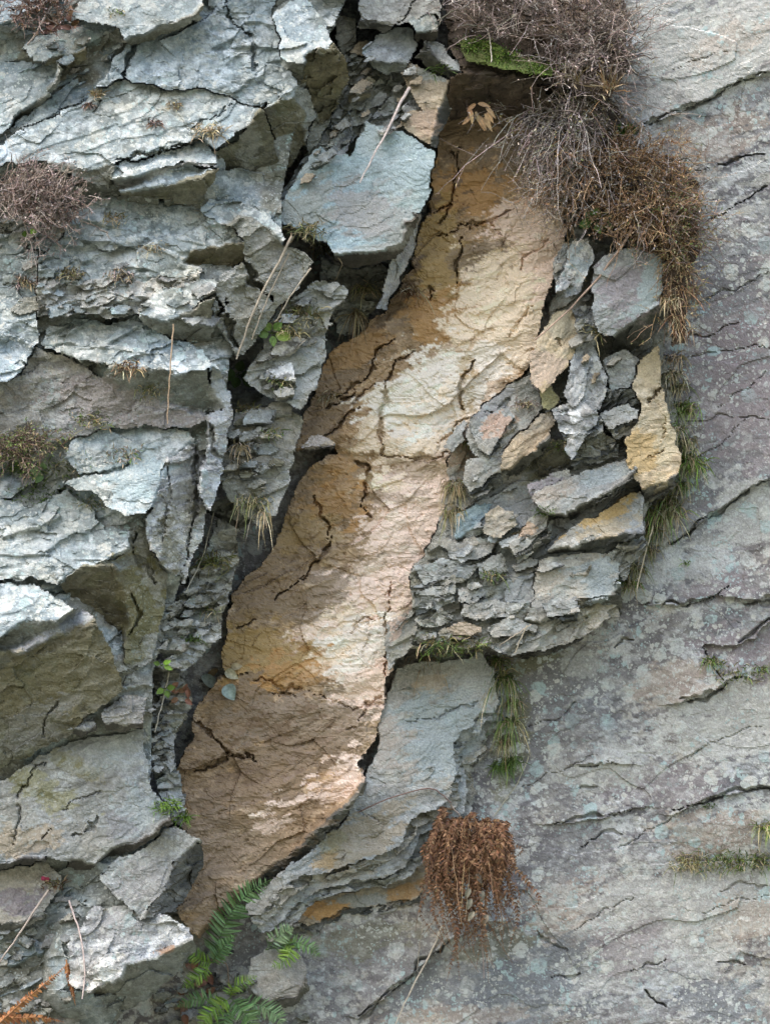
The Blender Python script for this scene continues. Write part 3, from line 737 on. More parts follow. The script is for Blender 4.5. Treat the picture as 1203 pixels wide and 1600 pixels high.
R('rock_slab', 'bluish lichen covered upright rib of rock right of the cream scar', 0.37, [
    ((-.3, .1), 'lich', '884,392 896,378 918,372 924,396 918,430 902,462 886,470 872,448 880,420')], deg=70, back=.3, zones=[((.31, .36, .37), .8, 905, 410, 16, 40, 60)])
R('rock_slab', 'small upright lichen spotted rib below the bluish one, beside a grass tuft', 0.34, [
    ((-.3, .1), 'lich', '896,484 916,474 936,472 940,500 934,520 924,540 936,560 946,590 944,620 930,660 912,694 892,722 880,700 888,650 884,610 890,560 902,530')], deg=70, back=.3, relief='face')
R('rock_slab', 'blue grey slab lying across the middle of the fractured rock below the tan slab', 0.32, [
    ((-.1, .25), 'slab', '824,776 880,744 930,730 975,716 994,730 968,754 938,770 900,794 868,806 838,796'),
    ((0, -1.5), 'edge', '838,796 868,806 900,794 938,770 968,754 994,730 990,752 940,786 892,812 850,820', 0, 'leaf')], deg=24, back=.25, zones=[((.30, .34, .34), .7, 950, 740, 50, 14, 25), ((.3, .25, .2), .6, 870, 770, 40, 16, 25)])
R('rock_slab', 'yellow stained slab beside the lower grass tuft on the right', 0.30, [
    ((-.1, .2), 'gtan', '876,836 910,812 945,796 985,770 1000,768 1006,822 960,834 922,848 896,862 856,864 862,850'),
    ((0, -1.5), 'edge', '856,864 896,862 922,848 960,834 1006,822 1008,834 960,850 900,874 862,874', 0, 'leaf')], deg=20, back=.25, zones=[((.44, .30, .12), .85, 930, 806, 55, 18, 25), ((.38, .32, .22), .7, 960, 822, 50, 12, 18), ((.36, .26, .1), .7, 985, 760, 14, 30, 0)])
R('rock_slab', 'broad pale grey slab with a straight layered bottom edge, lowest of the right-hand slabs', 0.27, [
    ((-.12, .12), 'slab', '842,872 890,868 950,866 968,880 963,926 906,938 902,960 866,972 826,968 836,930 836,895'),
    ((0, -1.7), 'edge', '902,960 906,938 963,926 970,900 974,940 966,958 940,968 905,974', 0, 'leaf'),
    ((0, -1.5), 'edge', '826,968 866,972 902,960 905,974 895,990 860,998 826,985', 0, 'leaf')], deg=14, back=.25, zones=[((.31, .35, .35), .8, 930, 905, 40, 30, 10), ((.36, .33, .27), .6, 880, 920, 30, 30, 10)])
R('layered_rock', 'splintered beds at the tip of the fractured rock beside the small grass tuft', 0.22, [
    ((-.2, -.2), 'gully', '952,868 1008,836 1012,852 1000,876 985,890 975,912 966,900', 0, 'leaf')], deg=24, back=.2)
R('rock_block', 'lilac grey square block left of the broad pale slab', 0.26, [
    ((-.1, .2), 'grey', '788,890 834,884 838,935 826,945 786,942'), ((0, -1.2), 'edge', '786,942 826,945 838,935 838,955 800,962 784,958', 0, 'leaf')], deg=12, back=.2)
R('rock_slab', 'smooth bluish slab right of the hanging dry grass', 0.28, [
    ((-.2, .2), 'blue', '712,802 740,788 772,780 764,800 754,818 730,832 710,842'), ((0, -1.1), 'slab', '710,842 730,832 754,818 764,830 740,846 712,852', 0, 'leaf')], deg=30, back=.25)
R('rock_slab', 'narrow grey lilac splinter standing beside the smooth bluish slab', 0.32, [
    ((-.5, .15), 'grey', '780,790 797,802 790,825 776,850 760,848 768,818')], deg=60, back=.25)
R('rock_slab', 'grey green slab sloping down from the tan slab toward the hanging dry grass', 0.28, [
    ((-.15, .2), 'slab', '734,735 770,716 796,702 802,714 790,742 758,756 728,768 726,750'), ((0, -1.), 'edge', '728,768 758,756 790,742 785,762 750,776', 0, 'leaf')], deg=30, back=.25)
R('rock_slab', 'grey tan slab left of the yellow stained slab, above a mossy crack', 0.28, [
    ((-.1, .2), 'gtan', '796,834 826,812 856,800 862,816 840,840 818,860 800,868 790,852'), ((0, -1.3), 'edge', '800,868 818,860 840,840 862,826 858,846 826,868 806,876', 0, 'leaf')], deg=28, back=.2, zones=[((.4, .29, .17), .7, 815, 825, 20, 12, 20)])
R('layered_rock', 'stack of thin dark broken beds at the scar edge below the hanging dry grass', 0.27, [
    ((-.15, .1), 'gully', '652,880 684,868 712,872 742,876 748,905 742,930 700,940 660,955 645,945 642,915', 0, 'leaf')], deg=10, back=.25)
R('rock_ledge', 'long dark undercut ledge below the broad pale slab', 0.20, [
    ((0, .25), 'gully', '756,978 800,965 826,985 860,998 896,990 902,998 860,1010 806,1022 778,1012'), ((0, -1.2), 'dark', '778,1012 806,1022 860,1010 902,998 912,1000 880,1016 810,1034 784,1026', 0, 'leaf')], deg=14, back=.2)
R('rock_slab', 'small pink grey pointed stone on the right edge of the scar above the grassy ledge', 0.37, [
    ((-.3, .25), 'gtan', '606,972 626,962 642,966 650,990 640,1010 622,1034 606,1052 600,1010')], deg=50, back=.25, zones=[((.46, .34, .26), .85, 626, 985, 16, 16, 0)])
R('rock_slab', 'pale wedge of rock on the scar edge beside the pinkish broken slab', 0.39, [
    ((-.3, .25), 'gtan', '688,705 700,680 722,654 730,660 724,690 708,712')], deg=50, back=.2)
R('rock_slab', 'rounded grey stone under the green fern at the foot of the cliff', 0.20, [
    ((-.1, .2), 'slab', '392,1500 420,1480 470,1482 480,1520 462,1556 425,1568 395,1555 385,1530'), ((0, -1.2), 'edge', '385,1530 395,1555 425,1568 462,1556 480,1520 484,1545 460,1572 420,1582 388,1566', 0, 'face')], deg=20, back=.2)

def sheet(pts, pal, h, label, name='rock_slab', g=(-.12, .14), deg=26, zones=(), n=2):
    pp = np.array(pts_of(pts)); c = pp.mean(0)
    q = c + (pp - c) * .7
    h = max(h, float(np.median(H_at(q[:, 0], q[:, 1]))) + .05)
    return rock(name, label, h, [(g, pal, pts)], deg=deg, back=.04, rnd=0, wamp=.8, zones=zones, layers=[(2 + 4 * k, 6 + 6 * k, .022 * (k + 1), ('edge', 'gully', 'gtan')[k % 3]) for k in range(n)])
sheet('732,668 745,652 790,636 804,646 784,678 760,712 744,700', 'gtan', .30, 'pinkish orange tinted sheet against the scar, beside the tan tilted slab', zones=[((.44, .30, .22), .8, 772, 664, 24, 16, 30)])
sheet('728,724 774,700 800,706 784,734 756,760 730,770 718,752', 'slab', .28, 'grey green sheet pointing toward the hanging dry grass')
sheet('820,760 856,742 893,730 898,770 862,792 828,784', 'grey', .27, 'purple grey rectangular sheet beside the blue grey slab', zones=[((.27, .24, .26), .7, 858, 762, 40, 22, 20)])
sheet('836,706 858,690 882,686 902,718 866,744 838,742', 'olive', .25, 'mossy olive recess of rock under the tan tilted slab', name='rock_block', g=(-.05, -.5), n=1)
sheet('796,850 812,826 830,806 858,798 855,822 824,850 802,866', 'gtan', .27, 'small grey sheet with a pinkish spot, left of the yellow stained slab', zones=[((.46, .32, .22), .8, 822, 826, 14, 12, 30)])
sheet('745,882 784,862 797,890 772,908 746,906', 'grey', .25, 'plain grey wedge above the square lilac block')
sheet('700,852 742,840 778,846 764,868 724,880 702,872', 'slab', .25, 'pale grey sheet above the stack of thin dark beds', g=(-.1, .3))
sheet('648,886 690,872 724,876 742,890 700,904 660,916', 'slab', .24, 'top sheet of the stack of thin dark beds at the scar edge', deg=12, n=3)
sheet('642,930 676,916 716,914 712,936 672,950 648,958', 'gully', .22, 'lower sheet of the stack of thin dark beds at the scar edge', deg=12, n=3)
sheet('716,922 744,910 756,926 740,944 718,944', 'slab', .23, 'small pale sheet beside the stack of thin dark beds', deg=10)
sheet('700,978 726,972 756,980 752,990 716,996 700,990', 'tan', .22, 'smooth pinkish tan stone on the ledge above the grassy tuft', deg=4, zones=[((.46, .37, .28), .9, 728, 984, 30, 12, 0)], n=1)
sheet('760,982 800,962 842,974 838,986 800,996 770,998', 'gtan', .22, 'long cream edged ledge under the square lilac block', deg=12, n=3)
sheet('862,640 900,622 938,640 936,664 900,682 872,676', 'lich', .27, 'white speckled ledge below the upright lichened ribs', deg=14)
sheet('884,694 930,668 960,682 958,702 920,716 890,722', 'gully', .26, 'grey green ledge beside the dark layered rock', deg=20)
sheet('936,644 978,628 998,640 996,656 950,668', 'slab', .26, 'bluish ledge crossing the dark layered rock', deg=14, n=3)
sheet('940,560 974,540 1000,556 984,602 950,608', 'grey', .24, 'grey brown stone above the dark layered rock, under the large purple slab', deg=20)
sheet('838,604 862,600 880,622 866,642 846,640', 'tan', .30, 'greenish yellow stone at the foot of the cream and pink slab', zones=[((.36, .34, .17), .8, 858, 620, 18, 18, 0)], n=1)
sheet('872,392 886,376 896,400 884,440 868,448 864,420', 'lich', .27, 'white blistered rib of rock touching the cream scar', deg=70, n=1)
sheet('788,942 830,938 834,956 800,968 776,962', 'gully', .22, 'dull ledge under the square lilac block', deg=8)
sheet('664,1012 640,1004 652,990 690,984 712,990 700,1004', 'gully', .22, 'dark stone buried in the grassy ledge', deg=8, n=1)

sheet('758,802 778,792 800,800 806,818 784,840 756,838', 'tan', .27, 'pale tan sheet behind the narrow splinter', n=2)
sheet('690,836 716,846 744,838 752,852 716,866 690,858', 'gtan', .25, 'thin grey sheet at the scar edge under the smooth bluish slab', deg=14)
sheet('726,946 770,934 796,944 790,962 744,972 722,964', 'gtan', .22, 'flat dull sheet above the smooth pinkish tan stone', deg=10)
sheet('800,880 826,866 842,872 838,884 806,892', 'slab', .25, 'small bluish chip of rock above the square lilac block', deg=18, n=1)
sheet('846,940 880,934 908,944 900,962 860,968', 'grey', .25, 'low grey plate on the broad pale slab', deg=10, n=1)
sheet('652,964 690,952 714,962 700,978 664,986 644,978', 'gully', .20, 'dark flat plate above the grassy ledge at the scar edge', deg=8)
# ---------------------------------------------------------------- the outer beds on the left
R('rock_block', 'massive pale flat topped block with a drooping dark olive end, upper left', .95, [
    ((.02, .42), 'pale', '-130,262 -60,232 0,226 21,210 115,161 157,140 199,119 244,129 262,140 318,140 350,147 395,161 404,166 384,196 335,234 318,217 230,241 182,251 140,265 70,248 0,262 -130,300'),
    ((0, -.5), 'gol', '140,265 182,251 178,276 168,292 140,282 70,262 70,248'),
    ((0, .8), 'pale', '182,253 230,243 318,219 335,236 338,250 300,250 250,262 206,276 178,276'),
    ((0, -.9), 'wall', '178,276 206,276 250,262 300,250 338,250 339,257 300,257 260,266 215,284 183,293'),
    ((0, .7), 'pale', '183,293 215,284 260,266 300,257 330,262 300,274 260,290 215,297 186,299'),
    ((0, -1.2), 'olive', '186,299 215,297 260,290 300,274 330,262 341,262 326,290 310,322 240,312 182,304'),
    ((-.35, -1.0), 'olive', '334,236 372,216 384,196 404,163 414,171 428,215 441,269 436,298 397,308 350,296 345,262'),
  ], deg=18, rnd=2, back=.6, cracks=[('182,251 230,241 318,217', 4, .06), ('300,200 360,165', 3, .03), ('150,175 160,150', 3, .03)], zones=[((.30, .31, .29), .5, 385, 230, 20, 40, 0)])
R('rock_block', 'broad stepped pale outcrop of many thin ledges, top left above the flat topped block', .80, [
    ((-.05, .30), 'pale', '150,140 175,100 195,70 215,40 260,25 300,-10 320,-70 475,-70 425,20 432,60 440,90 470,130 460,154 414,171 404,163 395,161 350,147 318,140 262,140 244,129 199,119', 0, 'ledged'),
    ((-.5, -.8), 'olive', '414,171 460,154 474,175 477,227 453,258 441,269 428,215'),
    ((-1., -.3), 'gol', '460,154 470,130 490,160 488,190 480,228 477,227 474,175')], deg=18, back=.6, cracks=[('355,0 358,25 395,65 400,110', 4, .05), ('190,118 215,62 280,20', 5, .08), ('412,168 425,215 440,270', 6, .12)])
R('rock_block', 'squared block with a pale top and a dark blocky end, top centre left', .85, [
    ((-.05, .55), 'pale', '424,22 436,18 470,-10 510,28 528,66 481,84 474,100 440,92 432,60'),
    ((-.2, -1.0), 'olive', '474,100 481,84 528,66 538,92 540,128 530,160 516,184 498,192 488,165 468,122', 0, 'broken'),
    ((-.5, -.4), 'gol', '488,165 498,192 516,184 505,215 486,240 478,228 488,190')], deg=14, back=.6, relief=None)
R('rock_block', 'dark squared overhanging block cut off by the top edge, left of the rubble', .78, [
    ((0, -.5), 'gol', '430,-70 540,-70 534,0 530,24 500,20 470,-8 440,15 426,20')], deg=10, back=.5, relief='broken')
R('rock_slab', 'pale broken slab at the top edge above the dark cavity and small boulder', .55, [
    ((-.1, .3), 'grey', '545,-70 690,-70 690,30 665,22 640,36 618,38 592,32 566,28 556,5'),
    ((0, -1.2), 'edge', '566,28 592,32 618,38 606,48 580,42 560,40', 0, 'face')], deg=20, back=.4, relief='top', cracks=[('618,36 640,14 660,0', 3, .04)])
R('boulder', 'rounded grey boulder with a mossy spot among the rubble at the top', .52, [
    ((-.2, .35), 'grey', '566,78 590,52 620,40 642,50 650,76 640,96 606,100 580,96', 0, 'top'), ((-.1, -.8), 'gol', '566,78 580,96 606,100 640,96 648,88 630,112 600,118 575,104')], deg=20, back=.35)
R('rock_slab', 'pale angular slab above a black gap, beside the moss at the top', .58, [
    ((-.2, .4), 'pale', '634,30 652,18 672,20 686,40 684,48 664,52 645,56', 0, 'sheet'), ((0, -1.6), 'dark', '645,56 664,52 684,48 684,62 660,70 646,68', 0, 'face')], deg=20, back=.3)
R('rock_block', 'dark wedge shaped stone with a pale sloping edge beside the moss at the top', .55, [
    ((0, -.9), 'edge', '648,88 662,66 690,98 716,114 704,118 676,106', 0, 'face'), ((-.3, .7), 'grey', '662,66 676,64 706,86 724,106 716,114 690,98')], deg=-35, back=.3)
R('rubble_mass', 'mossy green grey broken rock wedged between the squared block and the smooth blue slab', .42, [
    ((-.1, .15), 'gully', '528,20 560,30 566,78 580,100 620,112 650,100 680,110 706,120 700,180 660,225 640,250 560,215 520,245 470,300 440,335 425,320 470,250 510,200 538,130')], deg=30, back=.4)
R('rock_block', 'tan brown slab with a sharp shaded right side at the head of the scar', .52, [
    ((-.08, .18), 'tan', '622,112 642,94 662,102 702,118 690,160 672,222 656,216 634,206 622,190 640,175 660,172 648,150'),
    ((-2.4, -.3), 'edge', '702,118 712,128 700,175 684,232 672,226 672,222 690,160', 0, 'face')], deg=12, back=.45, zones=[((.32, .35, .34), .7, 668, 112, 24, 12, -20), ((.35, .26, .19), .7, 662, 190, 20, 24, 30)])
R('rock_slab', 'small olive brown tilted slab between the squared block and the straw stalk', .50, [
    ((-.1, .3), 'gol', '540,148 556,132 572,118 586,126 580,140 560,154'), ((0, -1.2), 'edge', '540,148 560,154 580,140 582,150 562,164 542,158', 0, 'face')], deg=35, back=.25, zones=[((.24, .215, .15), .8, 562, 136, 30, 20, 30)])
R('rock_slab', 'lichen dotted grey slab propped against the upper left corner of the smooth blue slab', .50, [
    ((-.15, .15), 'lich', '516,220 530,190 548,168 554,190 550,215 538,244 524,246 512,240')], deg=60, back=.25)
R('rock_slab', 'big smooth blue grey slab with a straight straw stalk lying on it', .68, [
    ((-.10, .16), 'blue', '440,324 452,292 476,255 500,226 522,238 545,242 562,212 575,190 600,200 620,206 650,214 672,230 683,238 680,262 666,312 648,336 632,346 626,372 614,384 580,394 526,403 518,390 500,375 470,355 446,345'),
    ((-.15, -2.2), 'dark', '526,403 580,394 614,384 626,372 632,346 648,336 652,346 640,372 616,404 560,420 524,416', 0, 'face')], deg=12, back=.22, strength=.8,
  zones=[((.235, .235, .20), .7, 480, 330, 50, 40, 40), ((.25, .245, .235), .8, 555, 325, 40, 50, 50), ((.37, .41, .40), .8, 490, 255, 30, 18, 30), ((.33, .40, .415), .7, 630, 260, 50, 40, 0), ((.38, .43, .43), .6, 580, 215, 26, 22, 20), ((.36, .39, .38), .7, 560, 390, 60, 6, 8), ((.29, .29, .27), .6, 600, 340, 40, 40, 0)],
  cracks=[('486,262 500,256 512,252', 3, .03)])
R('rock_block', 'dark grey upright block wall standing behind the edge of the smooth blue slab', .44, [
    ((-.9, -.1), 'wall', '606,412 640,346 656,328 646,392 622,440 602,482 590,478')], deg=60, back=.3)
R('rock_block', 'dark broken rock under the smooth blue slab where roots hang', .22, [
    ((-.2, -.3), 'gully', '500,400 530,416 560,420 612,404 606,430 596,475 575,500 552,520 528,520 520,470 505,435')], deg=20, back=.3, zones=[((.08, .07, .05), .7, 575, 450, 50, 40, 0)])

R('rock_block', 'large grey olive block with a vertical cracked front, behind the leaning dry stalks', .92, [
    ((0, .65), 'pale', '310,324 330,311 375,318 420,330 440,350 446,368 440,376 402,345 376,340 346,352 322,345'),
    ((-.28, -.12), 'gol', '346,352 376,340 402,345 440,376 480,395 490,412 470,442 430,500 388,545 366,562 352,535 338,500 330,460 340,430 376,408 380,378 366,362'),
  ], deg=16, rnd=2, back=.6, cracks=[('366,358 378,400 392,424 412,456 425,470', 7, .12), ('344,456 350,490 362,512 372,540', 6, .1)], zones=[((.33, .335, .32), .7, 350, 430, 16, 50, 0), ((.30, .30, .28), .5, 400, 370, 30, 14, -20), ((.27, .27, .26), .5, 440, 420, 30, 50, 40)])
R('rock_block', 'stepped block of pale ledges with a shaded notch, left of the grey olive block', .96, [
    ((0, .5), 'pale', '112,330 170,303 230,314 300,322 346,346 366,362 380,378 340,388 300,392 250,380 200,378 140,390 100,370', 0, 'ledged'),
    ((-.1, -1.2), 'olive', '300,392 340,388 380,378 384,402 360,420 314,425 288,408'),
    ((0, .3), 'pale', '100,370 140,390 200,378 250,380 300,392 288,408 314,425 270,432 200,425 120,440 60,430 60,395', 0, 'ledged'),
    ((0, .5), 'pale', '216,494 232,470 250,452 314,437 342,438 330,456 297,484 258,505 240,500'),
    ((-.1, -1.1), 'gol', '216,494 240,500 258,505 297,484 316,470 334,462 336,500 332,546 300,540 262,528 225,512'),
    ((0, .2), 'grey', '60,430 120,440 200,425 270,432 314,425 314,437 250,452 232,470 216,494 170,500 120,490 60,500', 0, 'broken')], deg=14, rnd=1, back=.6)
R('rock_block', 'low pale ledges and rubble under the brown heather at the left edge', .92, [
    ((0, .35), 'pale', '-130,360 0,365 60,395 60,500 60,540 30,585 0,600 -130,590', 0, 'ledged'),
    ((0, .1), 'grey', '60,300 112,330 100,370 60,395 0,365 -130,360 -130,290 0,290', 0, 'broken')], deg=12, back=.6)
R('rock_block', 'pale ledge curling over a shaded hollow with a white lichen coated side, left middle', 1.0, [
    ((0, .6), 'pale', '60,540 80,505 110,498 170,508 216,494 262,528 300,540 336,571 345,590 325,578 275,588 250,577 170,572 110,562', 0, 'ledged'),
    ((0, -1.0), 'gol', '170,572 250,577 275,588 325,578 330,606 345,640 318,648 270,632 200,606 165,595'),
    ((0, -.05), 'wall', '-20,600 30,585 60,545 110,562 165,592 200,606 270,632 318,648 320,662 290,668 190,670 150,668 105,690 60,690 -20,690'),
    ((-.9, .0), 'lich', '330,575 345,590 362,612 358,670 350,720 345,760 330,800 310,762 322,705 318,650 345,640 330,606'),
  ], deg=6, rnd=2, back=.6, zones=[((.28, .24, .22), .6, 180, 630, 110, 40, -15), ((.42, .43, .42), .6, 345, 650, 14, 70, 0)], cracks=[('322,660 335,700 348,735', 5, .08)])
R('rock_block', 'pale blue topped block with a tall lichen streaked right side, below the hollow', .98, [
    ((0, .45), 'pale', '100,722 108,692 150,668 210,664 296,672 300,690 265,708 255,712 200,720 165,740 130,745'),
    ((0, .6), 'pale', '96,755 130,745 165,740 200,720 256,710 250,748 236,790 224,806 200,808 170,795 140,770', 0, 'sheet'),
    ((-.8, -.05), 'lich', '256,710 265,708 300,690 302,680 322,705 330,760 312,848 290,915 266,898 240,870 222,822 236,790 250,748'),
  ], deg=16, rnd=2, back=.6, cracks=[('130,745 165,738 205,720', 4, .05), ('300,700 312,760 298,830 285,880', 5, .06), ('265,720 262,780 250,840', 4, .04)], zones=[((.29, .36, .375), .7, 215, 750, 50, 40, 10), ((.18, .17, .13), .6, 300, 800, 12, 60, 0), ((.44, .45, .45), .5, 275, 780, 14, 70, 0), ((.17, .16, .09), .6, 262, 850, 18, 40, 0)])
R('rock_block', 'wide whitish ledge above a rounded dark hollow, lower left', 1.02, [
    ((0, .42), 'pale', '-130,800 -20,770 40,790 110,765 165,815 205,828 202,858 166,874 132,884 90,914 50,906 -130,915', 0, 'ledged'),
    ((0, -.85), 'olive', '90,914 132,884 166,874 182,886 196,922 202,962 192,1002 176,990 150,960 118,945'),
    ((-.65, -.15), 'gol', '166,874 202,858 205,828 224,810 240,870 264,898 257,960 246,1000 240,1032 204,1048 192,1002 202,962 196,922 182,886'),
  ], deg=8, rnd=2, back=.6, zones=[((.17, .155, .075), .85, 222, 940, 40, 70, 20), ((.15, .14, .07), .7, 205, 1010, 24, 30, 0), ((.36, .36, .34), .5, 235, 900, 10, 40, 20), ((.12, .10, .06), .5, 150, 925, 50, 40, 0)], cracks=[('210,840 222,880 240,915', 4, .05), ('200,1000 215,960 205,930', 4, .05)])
R('rock_block', 'huge block with an olive brown front face under whitish ledges, lower left', 1.12, [
    ((0, .5), 'pale', '-130,922 -20,912 50,912 90,930 116,952 85,968 40,972 12,990 -20,1004 -130,1010', 0, 'top'),
    ((0, -.9), 'gol', '12,990 40,972 85,968 116,952 124,952 90,972 40,1002 8,1018 -20,1012'),
    ((0, .7), 'wall', '8,1018 40,1002 90,972 124,952 136,955 148,962 110,980 60,1006 20,1022'),
    ((-.06, -.38), 'olive', '-130,1030 -20,1012 8,1018 20,1022 60,1006 110,980 148,962 166,990 195,1060 190,1086 150,1110 110,1150 60,1170 0,1202 -130,1230'),
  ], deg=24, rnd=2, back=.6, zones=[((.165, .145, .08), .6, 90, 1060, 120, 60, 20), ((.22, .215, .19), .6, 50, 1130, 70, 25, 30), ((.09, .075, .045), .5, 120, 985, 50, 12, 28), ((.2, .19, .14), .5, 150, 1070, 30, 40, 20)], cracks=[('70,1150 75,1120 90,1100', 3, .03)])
R('rock_slab', 'small grey trapezoid stone wedged under the olive brown block', .95, [
    ((-.1, .15), 'wall', '154,1116 178,1098 206,1080 228,1088 226,1124 192,1132 160,1128'), ((0, -1.3), 'dark', '160,1128 192,1132 226,1124 224,1134 190,1142 165,1138', 0, 'face')], deg=25, back=.35)
R('rock_slab', 'thin slate sliver in the crack beneath the olive brown block', .93, [
    ((-.1, .2), 'wall', '96,1142 120,1124 148,1118 152,1132 128,1144'), ((0, -1.3), 'dark', '96,1142 128,1144 152,1132 150,1142 120,1152', 0, 'face')], deg=20, back=.3)
R('rock_slab', 'large smooth grey slab with olive stripes above the pink flower, lower left', .86, [
    ((-.06, .10), 'grey', '-130,1262 0,1222 60,1178 110,1158 140,1150 190,1146 226,1132 229,1190 236,1232 266,1278 226,1306 182,1326 146,1352 106,1344 70,1340 0,1346 -130,1350'),
    ((0, -1.6), 'dark', '146,1352 182,1326 226,1306 266,1278 266,1290 226,1318 186,1340 150,1364', 0, 'face'), ((0, -1.6), 'dark', '-130,1350 0,1346 70,1340 74,1350 0,1356 -130,1362', 0, 'face'), ((0, -1.6), 'dark', '106,1344 146,1352 150,1364 128,1372 98,1368', 0, 'face')],
  deg=28, back=.4, zones=[((.27, .26, .16), .85, 60, 1230, 22, 70, 65), ((.22, .20, .11), .7, 110, 1190, 14, 50, 65), ((.17, .16, .08), .8, 45, 1230, 5, 50, 65), ((.17, .16, .08), .7, 120, 1200, 8, 30, 65), ((.34, .28, .2), .75, 40, 1310, 50, 25, 10), ((.31, .345, .345), .7, 210, 1280, 40, 22, 25), ((.2, .195, .2), .6, 190, 1290, 24, 20, 20), ((.3, .31, .28), .6, 170, 1180, 50, 30, 20)],
  cracks=[('20,1320 32,1260 45,1220 75,1190', 3, .03), ('118,1308 140,1295 155,1270', 4, .04), ('60,1312 75,1300', 3, .03), ('100,1262 130,1245 160,1235', 2, .02)])
R('rock_slab', 'flat purple tan slab under the olive striped slab, behind the pink flower', .78, [
    ((-.05, .12), 'gtan', '-130,1362 0,1356 74,1350 98,1368 96,1390 66,1425 20,1442 -130,1448'), ((0, -1.3), 'edge', '-130,1448 20,1442 66,1425 70,1436 30,1456 -130,1462', 0, 'face')], deg=16, back=.35, zones=[((.2, .17, .19), .7, 20, 1410, 40, 18, 10)])
R('rock_block', 'shadowed grey rubble face at the lower left corner behind the dead bracken', .68, [
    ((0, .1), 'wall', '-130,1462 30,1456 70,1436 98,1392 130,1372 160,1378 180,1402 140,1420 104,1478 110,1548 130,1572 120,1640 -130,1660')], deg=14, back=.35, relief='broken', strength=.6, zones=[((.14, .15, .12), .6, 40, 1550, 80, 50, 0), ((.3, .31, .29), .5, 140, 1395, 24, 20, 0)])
R('rock_block', 'speckled grey wedge with a dark fractured right side, touching the foot of the scar', .80, [
    ((-.08, .12), 'grey', '150,1366 186,1342 226,1320 268,1292 300,1308 312,1314 288,1330 270,1346 258,1380 236,1412 222,1434 180,1402 160,1380'),
    ((-1.3, -.5), 'edge', '288,1330 312,1314 316,1360 296,1395 276,1428 246,1425 222,1434 236,1412 258,1380 270,1346', 0, 'broken')], deg=30, back=.4, zones=[((.25, .245, .24), .6, 230, 1380, 50, 30, 30)])
R('rock_block', 'lichen spotted grey block with a dark overhung front at the bottom, above the small fern', .88, [
    ((-.05, .38), 'lich', '104,1478 130,1440 150,1418 226,1416 242,1418 280,1436 302,1450 304,1466 266,1480 240,1498 196,1510 190,1530 142,1558 112,1546'),
    ((-.1, -1.1), 'gol', '142,1558 190,1530 196,1510 240,1498 266,1480 304,1466 308,1482 272,1522 232,1562 180,1592 134,1576', 0, 'face')], deg=14, back=.4, zones=[((.37, .38, .36), .5, 250, 1450, 50, 24, 10), ((.30, .19, .12), .8, 262, 1486, 26, 8, 20), ((.24, .24, .235), .7, 180, 1450, 60, 30, 10)])
R('rock_slab', 'pale flat slab at the edge above the heather, under the dead brown leaves', .86, [
    ((.0, .35), 'pale', '-130,86 0,94 40,95 92,100 88,122 60,156 32,174 14,200 0,210 -130,232'), ((-.3, -1.2), 'gol', '92,100 100,104 96,128 66,160 36,180 20,206 14,200 32,174 60,156 88,122', 0, 'face')], deg=18, back=.5)
R('rock_block', 'pair of thin pale ledges over a black hollow, above the flat topped block', .84, [
    ((-.05, .5), 'pale', '36,72 60,58 100,44 140,34 190,24 194,40 184,52 146,62 140,72 100,84 72,94 42,92', 0, 'top'), ((0, -1.3), 'olive', '42,92 72,94 100,84 140,72 142,88 110,100 70,104 44,100', 0, 'face')], deg=18, back=.5)
R('rock_block', 'narrow lichened ledge tucked behind the flat topped block', .80, [
    ((-.05, .4), 'pale', '14,206 34,180 62,160 104,128 150,116 186,108 192,120 157,138 115,160 60,190 21,208', 0, 'ledged')], deg=24, back=.4)
R('rock_block', 'long pale overhanging ledge at the very top, left of the stepped outcrop', .88, [
    ((-.02, .45), 'pale', '105,24 130,-4 200,-60 330,-70 318,2 302,22 262,35 222,50 196,62 188,46 150,36', 0, 'top'), ((0, -1.2), 'gol', '196,62 222,50 262,35 302,22 318,2 322,14 306,34 266,48 230,62 204,72', 0, 'face')], deg=20, back=.5)
R('rock_block', 'pale ledge in the top corner behind the dead leaves and long straw', .82, [
    ((0, .4), 'pale', '-130,-70 110,-70 100,-10 40,20 28,44 0,42 -130,40', 0, 'ledged'), ((0, -1.3), 'gol', '-130,40 0,42 28,44 24,54 0,54 -130,54', 0, 'face')], deg=16, back=.5)
# the pile between the blocks and the scar
R('rock_block', 'crumbling lichened grey ledge stack beside the heart shaped leaves, left rim of the scar', .74, [
    ((-.12, .12), 'gully', '425,505 455,470 500,432 525,440 545,452 530,480 516,520 506,560 497,602 486,612 472,642 440,632 404,612 380,590 400,560', 0, 'ledged')], deg=14, back=.35, zones=[((.31, .325, .31), .7, 470, 570, 50, 40, 15), ((.20, .19, .10), .5, 470, 500, 40, 20, 15)])
R('rock_block', 'grey broken ledges with moss along the left rim of the scar, below the lichened stack', .74, [
    ((-.12, .12), 'gully', '362,640 400,632 440,640 474,650 466,690 461,722 448,762 430,802 400,822 372,802 350,762 346,722', 0, 'ledged')], deg=10, back=.35, zones=[((.27, .26, .235), .7, 410, 690, 50, 40, 15), ((.22, .18, .1), .5, 375, 710, 14, 40, 0)])
R('rock_block', 'loose dark stones and ledges around the black cavity, lower left rim of the scar', .68, [
    ((-.15, .1), 'gully', '312,880 340,815 372,820 368,880 360,930 348,975 344,1000 318,1030 290,1050 262,1040 248,1010 262,960 290,920', 0, 'broken')], deg=10, back=.3)
